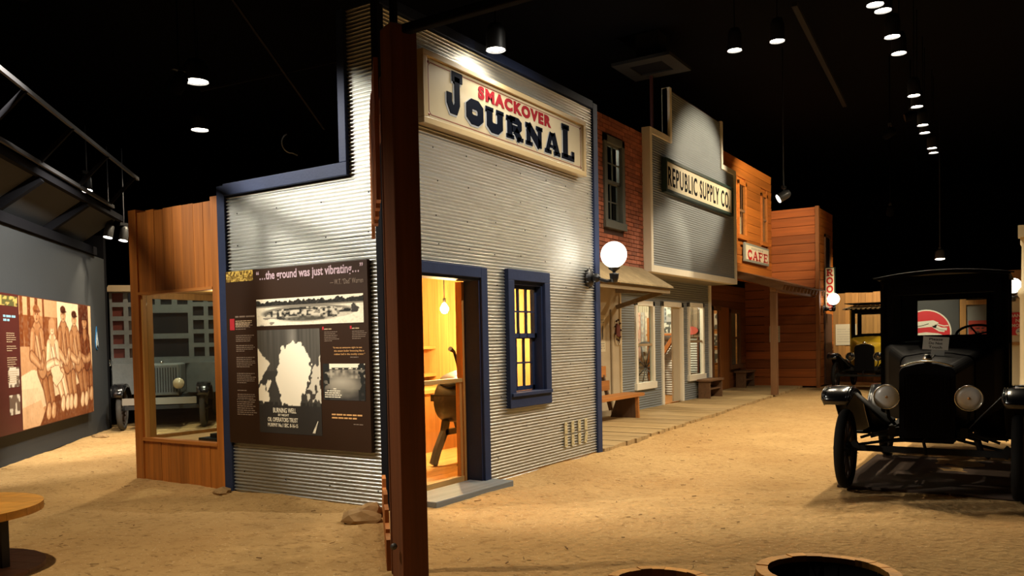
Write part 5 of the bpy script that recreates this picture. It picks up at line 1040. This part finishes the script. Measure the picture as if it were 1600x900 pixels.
wbox(B(), -1.2, 3.74, .42, 2.24, .03, .09).build('panel_board', mat('mural_edge', (.10, .03, .012), .6), mu); c.build(MW(.55, .43, .0915), mu)
b = wbox(B(), -1.2, .55, .42, 2.24, .0905, .0915).build('text_column', mat('maroon_print', (.075, .012, .008), .5), mu)
cc = Canvas(1.6, .13, 40, 8, (.5, .36, .10)); cc.put((cc.noise(20, 4, 2) > .5).astype(float), (.1, .09, .03)); cc.build(MW(-1.1, 2.08, .093), mu)
b = B()
for z, n in ((1.72, 5), (1.55, 3), (1.40, 5), (1.22, 6)): bars(b, .10, z, .34, n, .028, .011, MW(0, 0, .0925))
tag(b.build('body_text', m_ptext, mu), kind='stuff'); b = B(); bars(b, .02, 1.93, .42, 2, .05, .03, MW(0, 0, .0925)); b.build('heading', mat('pale_blue_print', (.25, .45, .55), .5), mu)
for z, sd in ((1.02, 5), (.66, 6)):
    cc = Canvas(.36, .26, 24, 18, (.6, .52, .4)); cc.put((cc.noise(5, 4, sd) > .5).astype(float), (.14, .09, .06)); cc.build(MW(.12, z, .093), mu)
em = empty('drop_emblem', WO+WD*4.36+Vector((0, 0, 1.48)), 'small blue and white flame shaped emblem on the grey wall', 'emblem')
dp = [(.0+.085*math.sin(t)*(1 if True else 1), 1.60-.115*math.cos(t)) for t in np.linspace(-2.2, 2.2, 19)]+[(.0, 1.90)]
B().prism([(4.36+a, z) for a, z in dp], MW(0, 0, .0), .012).build('drop', mat('emblem_blue', (.02, .16, .38), .4), em); B().prism([(4.36+a*.78, 1.585+(z-1.6)*.74) for a, z in dp], MW(0, 0, .0), .014).build('white_drop', mat('emblem_pale', (.62, .70, .72), .4), em)
b = B(); M = MW(0, 0, .0145); b.stroke([(4.325, 1.52), (4.36, 1.66), (4.395, 1.52)], .012, M, .002); b.prism([(4.32, 1.505), (4.40, 1.505), (4.40, 1.56), (4.32, 1.56)], M, .002); b.build('derrick', m_dkmetal, em)
# ================================================================== round table, barrels, stones
m_tt = wood('orange_table_top', (.80, .37, .05), 'x', .1, .45)
m_tb = wood('brown_table_base', (.24, .11, .045), 'x', .15, .6)
tb = empty('round_table', (-2.97, 1.30, 0), 'low round orange wood table with a round plank base', 'table')
def disc_planks(r, z0, z1, m, name, n=7):
    for k in range(n):
        a, b_ = -r+2*r*k/n, -r+2*r*(k+1)/n-.003; up_ = []
        ts = np.linspace(a, b_, 6); up_ = [(t, math.sqrt(max(0, r*r-t*t))) for t in ts]; pts = up_+[(t, -y) for t, y in up_[::-1]]
        an = .35; M = Matrix.Translation((-2.97, 1.30, z0)) @ Matrix.Rotation(an, 4, 'Z'); B().prism(pts[::-1], M, z1-z0).build(name, m, tb)
disc_planks(.575, .40, .452, m_tt, 'top_plank'); disc_planks(.575, .0, .035, m_tb, 'base_plank')
for an in (-.9, 1.2, 3.3):
    x, y = -2.97+.36*math.cos(an), 1.30+.36*math.sin(an); B().bar((x, y, .035), (x, y, .40), .05, .05).build('leg', m_oldd, tb)
m_stave = wood('oak_stave', (.75, .37, .08), 'z', .2, .6)
def barrel(x, y, z, r, lab):
    e = empty('oak_barrel', (x, y, 0), lab, 'barrel', 'open barrels at the bottom edge'); n = 22
    prof = ((r*.90, 0), (r*1.08, z*.35), (r*1.08, z*.6), (r, z))
    for k in range(n):
        a0, a1 = 2*PI*k/n+.0015, 2*PI*(k+1)/n-.0015; vs = []
        for rr, zz in prof:
            for q in (rr, rr-.04):
                for a in (a0, (a0+a1)/2, a1): vs.append((x+q*math.cos(a), y+q*math.sin(a), zz+(.0015*((k*7) % 3) if zz == z else 0)))
        fs = []
        for i in range(3):
            o1, o2 = i*6, (i+1)*6
            fs += [(o1, o1+1, o2+1, o2), (o1+1, o1+2, o2+2, o2+1), (o1+4, o1+3, o2+3, o2+4), (o1+5, o1+4, o2+4, o2+5), (o1+3, o1, o2, o2+3), (o1+2, o1+5, o2+5, o2+2)]
        fs += [(18, 19, 22, 21), (19, 20, 23, 22), (1, 0, 3, 4), (2, 1, 4, 5)]
        B().add(vs, fs).build('stave', m_stave, e)
    for zz, rr in ((z*.12, .985), (z*.35, 1.085), (z*.62, 1.085), (z-.05, 1.025)): B().lathe([(r*rr, -.02), (r*rr+.003, 0), (r*rr, .02)], (x, y, zz), n=30).build('hoop', m_grime, e)
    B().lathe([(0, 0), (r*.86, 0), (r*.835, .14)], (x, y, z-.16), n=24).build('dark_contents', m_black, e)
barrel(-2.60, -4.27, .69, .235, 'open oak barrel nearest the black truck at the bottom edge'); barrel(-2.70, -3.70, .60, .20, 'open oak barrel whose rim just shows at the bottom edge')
m_rock = mat('sandy_rock', (.36, .22, .09), .9, var=.5, vscale=9, bump=.6, bscale=18)
def rock(x, y, s, lab, seed, flat=.6):
    bm = bmesh.new(); bmesh.ops.create_icosphere(bm, subdivisions=2, radius=1); r = random.Random(seed)
    for v in bm.verts: v.co *= 1+r.uniform(-.16, .16); v.co = Vector((v.co.x*s[0], v.co.y*s[1], v.co.z*s[2]))
    me = bpy.data.meshes.new('sandstone'); bm.to_mesh(me); bm.free(); me.materials.append(m_rock); o = bpy.data.objects.new('sandstone', me); COL.objects.link(o); o.location = (x, y, s[2]*.35); o.rotation_euler = (0, 0, seed); tag(o, lab, 'stone')
rock(-.25, .02, (.15, .10, .09), 'upper flat sandstone chunk against the tin corner', 3); rock(-.42, -.06, (.19, .12, .075), 'lower broad sandstone chunk beside the timber gateway', 5); rock(2.35, 8.45, (.17, .10, .05), 'dusty stone at the foot of the grey wall', 8); rock(-.08, 1.15, (.05, .04, .03), 'pebble at the foot of the tin side wall', 11); rock(-.12, 2.12, (.11, .08, .05), 'small stone at the foot of the navy corner trim', 14)
# chips and straw on the sand
b = B(); r = random.Random(9)
for k in range(420):
    x, y = r.uniform(-3.5, 8), r.uniform(-4.8, 6.5)
    if x > -.1 and y > -.08 and not (x < 4.2 and y > 3.9): continue
    l, a, t = r.uniform(.008, .035), r.uniform(0, PI), r.uniform(.004, .009); p = Vector((x, y, .008)); d = Vector((math.cos(a), math.sin(a), r.uniform(-.05, .1)))*l; b.bar(p-d, p+d, t, t*.6)
tag(single('wood_chips', b, mat('brown_chips', (.20, .11, .04), .9), 'scattered brown chips and straw on the sand', 'debris', (0, -2, 0)), kind='stuff')
# ================================================================== ceiling fittings and their light
m_can = mat('black_lamp_can', (.012, .012, .013), .5); m_face = emit_mat('lamp_face', (1, .93, .80), 30)
def downlight(x, y, z, r, lab, power, deg=115, aim=None, color=WARM, can=.30, group='round downlights under the black ceiling'):
    e = empty('downlight', (x, y, z), lab, 'ceiling lamp', group)
    B().lathe([(r, 0), (r*1.02, .02), (r, can*.7), (r*.7, can), (0, can)], (x, y, z), n=24).build('can', m_can, e); B().lathe([(0, .02), (r*.96, .02)], (x, y, z), (0, 0, 1), n=24).build('lamp_face', m_face, e)
    B().tube([(x, y, z+can), (x, y, 7.2)], .008, 6).build('stem', m_ceil, e)
    if power: o = spot((x, y, z-.01), aim or (x, y, 0), power, deg, .7, color, .08, 'downlight_beam')
    return e
downlight(1.55, -.22, 4.46, .10, 'can downlight right above the cream newspaper sign', 60, 160, None, NEUT, .26)
downlight(2.10, 5.30, 5.3, .17, 'large downlight over the sand left of the tin office', 620); downlight(4.05, 7.85, 5.4, .15, 'downlight above the old panel truck', 800)
row = ((5.45, -3.20, 'topmost downlight cut by the upper edge', .10), (5.71, -3.25, 'second downlight from the top of the right row', .10), (6.76, -3.21, 'third downlight from the top of the right row', .10), (7.54, -3.19, 'fourth downlight from the top of the right row', .10), (10.0, -3.10, 'fifth downlight from the top of the right row', .10), (10.78, -3.06, 'sixth downlight from the top of the right row', .10), (12.29, -2.99, 'seventh downlight from the top of the right row', .10), (13.0, -2.95, 'eighth downlight from the top of the right row', .10), (14.63, -2.92, 'second lowest downlight of the right row', .10), (15.16, -2.90, 'lowest downlight of the right row', .10))
for k, (x, y, lab, rr) in enumerate(row): downlight(x, y, 5.5, rr, lab, (330, 330, 400, 400, 330, 330, 280, 280, 280, 280)[k], (150 if k < 6 else 110))
downlight(6.01, -1.29, 5.5, .10, 'left one of the two paired downlights before the stepped false front', 420, 150); downlight(6.0, -1.88, 5.5, .10, 'right one of the two paired downlights before the stepped false front', 420, 120)
def spotlight(p, aim, lab, power, deg, stem=7.2, r=.09, L=.26, lit=True, color=WARM):
    p = Vector(p); d = (Vector(aim)-p).normalized(); e = empty('track_spotlight', p, lab, 'spotlight')
    B().lathe([(r, 0), (r*1.03, -.02), (r, -L*.8), (r*.6, -L), (0, -L)], p, d, 20).build('can', mat('grey_spot_can', (.06, .06, .06), .4) if lit else m_ceil, e); B().lathe([(0, -.015), (r*.95, -.015)], p, d, 20).build('lamp_face', m_face if lit else m_can, e)
    q = p-d*L*.5; B().tube([q, q+Vector((0, 0, .16)), (q.x, q.y, stem)], .012, 6).build('stem', m_rail if lit else m_ceil, e); B().box(q+Vector((-.08, -.03, .14)), q+Vector((.08, .03, .19))).build('mount', m_can, e)
    if power: spot(p+d*.02, aim, power, deg, .6, color, .05)
    return e
spotlight((11.25, -.5, 4.22), (10.0, 1.5, 2.9), 'grey track spotlight hanging before the amber cafe wall', 160, 60)
spotlight((13.6, -2.5, 6.0), (12.0, 1.3, 4.9), 'small added spotlight aimed at the stepped supply store front', 1300, 46, lit=False); spotlight((13.2, -2.2, 5.6), (17.0, 1.62, 4.5), 'small added spotlight aimed at the amber cafe wall', 1700, 50, lit=False)  # extra fixtures added to light the store front and the cafe wall
spotlight((18.9, -2.68, 3.42), (18.4, -2.75, 0), 'far small spotlight hanging beyond the black truck roof', 260, 90, r=.12, lit=True)
spotlight((18.0, -1.6, 4.6), (21.9, -.6, 1.3), 'far spotlight aimed at the golden plank wall', 1300, 70, lit=False)
# lamps washing the tin side wall, the mural and the table
spotlight((-2.9, 3.0, 5.2), (0, .5, 2.5), 'near spotlight aimed at the tin side wall', 1100, 36, lit=False, color=NEUT); spotlight((-2.9, 4.3, 5.2), (0, 1.4, 2.6), 'left spotlight aimed at the exhibit panel', 1000, 40, lit=False, color=NEUT)
spotlight((-2.2, 3.6, 5.0), (.0, 3.0, 1.2), 'spotlight aimed at the pine display case', 200, 46, lit=False)
spotlight((.95, 4.2, 4.7), (.9, 7.6, 1.5), 'right spotlight washing the sepia photograph', 1300, 60, lit=False, color=NEUT); spotlight((-1.3, 3.4, 4.9), (-.3, 6.4, 1.3), 'left spotlight washing the sepia photograph', 1000, 60, lit=False, color=NEUT)
spotlight((-3.2, 1.0, 5.2), (-2.7, .9, .4), 'spotlight straight above the round table', 700, 95, lit=False)
for p, a, lab in (((1.83, 7.70, 3.98), (1.6, 7.2, 2.0), 'yoked spotlight high over the sepia photograph'), ((2.75, 8.70, 3.42), (2.2, 8.6, 1.2), 'left of the two small spotlights over the end of the grey wall'), ((2.98, 8.62, 3.38), (2.5, 8.5, 1.2), 'right of the two small spotlights over the end of the grey wall')): spotlight(p, a, lab, 60, 70, 5.0, .075)
# light over the front of the tin office and the near sand
spotlight((1.6, -3.4, 5.6), (2.2, 0, 1.6), 'spotlight aimed at the tin office front', 750, 70, lit=False, color=NEUT); spotlight((-.3, -1.3, 6.0), (-.4, -1.7, 0), 'added spotlight over the sand before the office doorway', 200, 62, lit=False); spotlight((-2.6, -3.6, 6.0), (-2.5, -4.0, 0), 'added spotlight over the open barrels', 700, 34, lit=False)  # the sand and barrel spotlights are added to brighten the near floor
# ceiling odds and ends
hv = empty('ceiling_diffuser', (9.15, 1.25, 6.6), 'dark square air diffuser hanging above the stepped false front', 'air diffuser')
b = B(); m_hv = mat('dim_grey_tin', (.013, .013, .013), .7)
b.box((8.6, .7, 6.58), (9.7, .95, 6.64)).box((8.6, 1.6, 6.58), (9.7, 1.85, 6.64)).box((8.6, .95, 6.58), (8.85, 1.6, 6.64)).box((9.45, .95, 6.58), (9.7, 1.6, 6.64)).build('face_frame', m_hv, hv); B().box((8.85, .95, 6.61), (9.45, 1.6, 6.64)).build('grille', m_black, hv); B().box((8.95, 1.05, 6.64), (9.35, 1.5, 7.2)).build('duct', m_hv, hv)
single('ceiling_track', B().bar((8.2, -1.58, 6.8), (14.9, -1.09, 6.8), .09, .07), mat('dim_brown_steel', (.006, .005, .005), .9), 'long dark lighting track below the ceiling over the street', 'lighting track', (11.5, -1.3, 6.8))
single('cable_curl', B().tube([(2.30+.10*math.cos(t), 3.62-.06*math.cos(t), 4.22+.13*math.sin(t)) for t in np.linspace(2.0, 4.9, 10)]+[(2.36, 3.56, 4.06)], .008, 6), mat('pale_cable', (.5, .5, .5), .6), 'short curl of pale cable hanging above the tin parapet', 'cable', (2.3, 3.6, 4.2))
xb = empty('cross_bracing', (4.3, 5.98, 6.05), 'crossed brown steel braces high in the dark ceiling', 'bracing'); B().bar((2.4, 5.44, 7.2), (5.6, 6.3, 5.5), .04, .04).build('brace', mat('dim_brown_steel', (.006, .005, .005), .9), xb); B().bar((3.0, 6.4, 5.6), (6.9, 5.3, 7.2), .04, .04).build('brace', mat('dim_brown_steel', (.006, .005, .005), .9), xb)
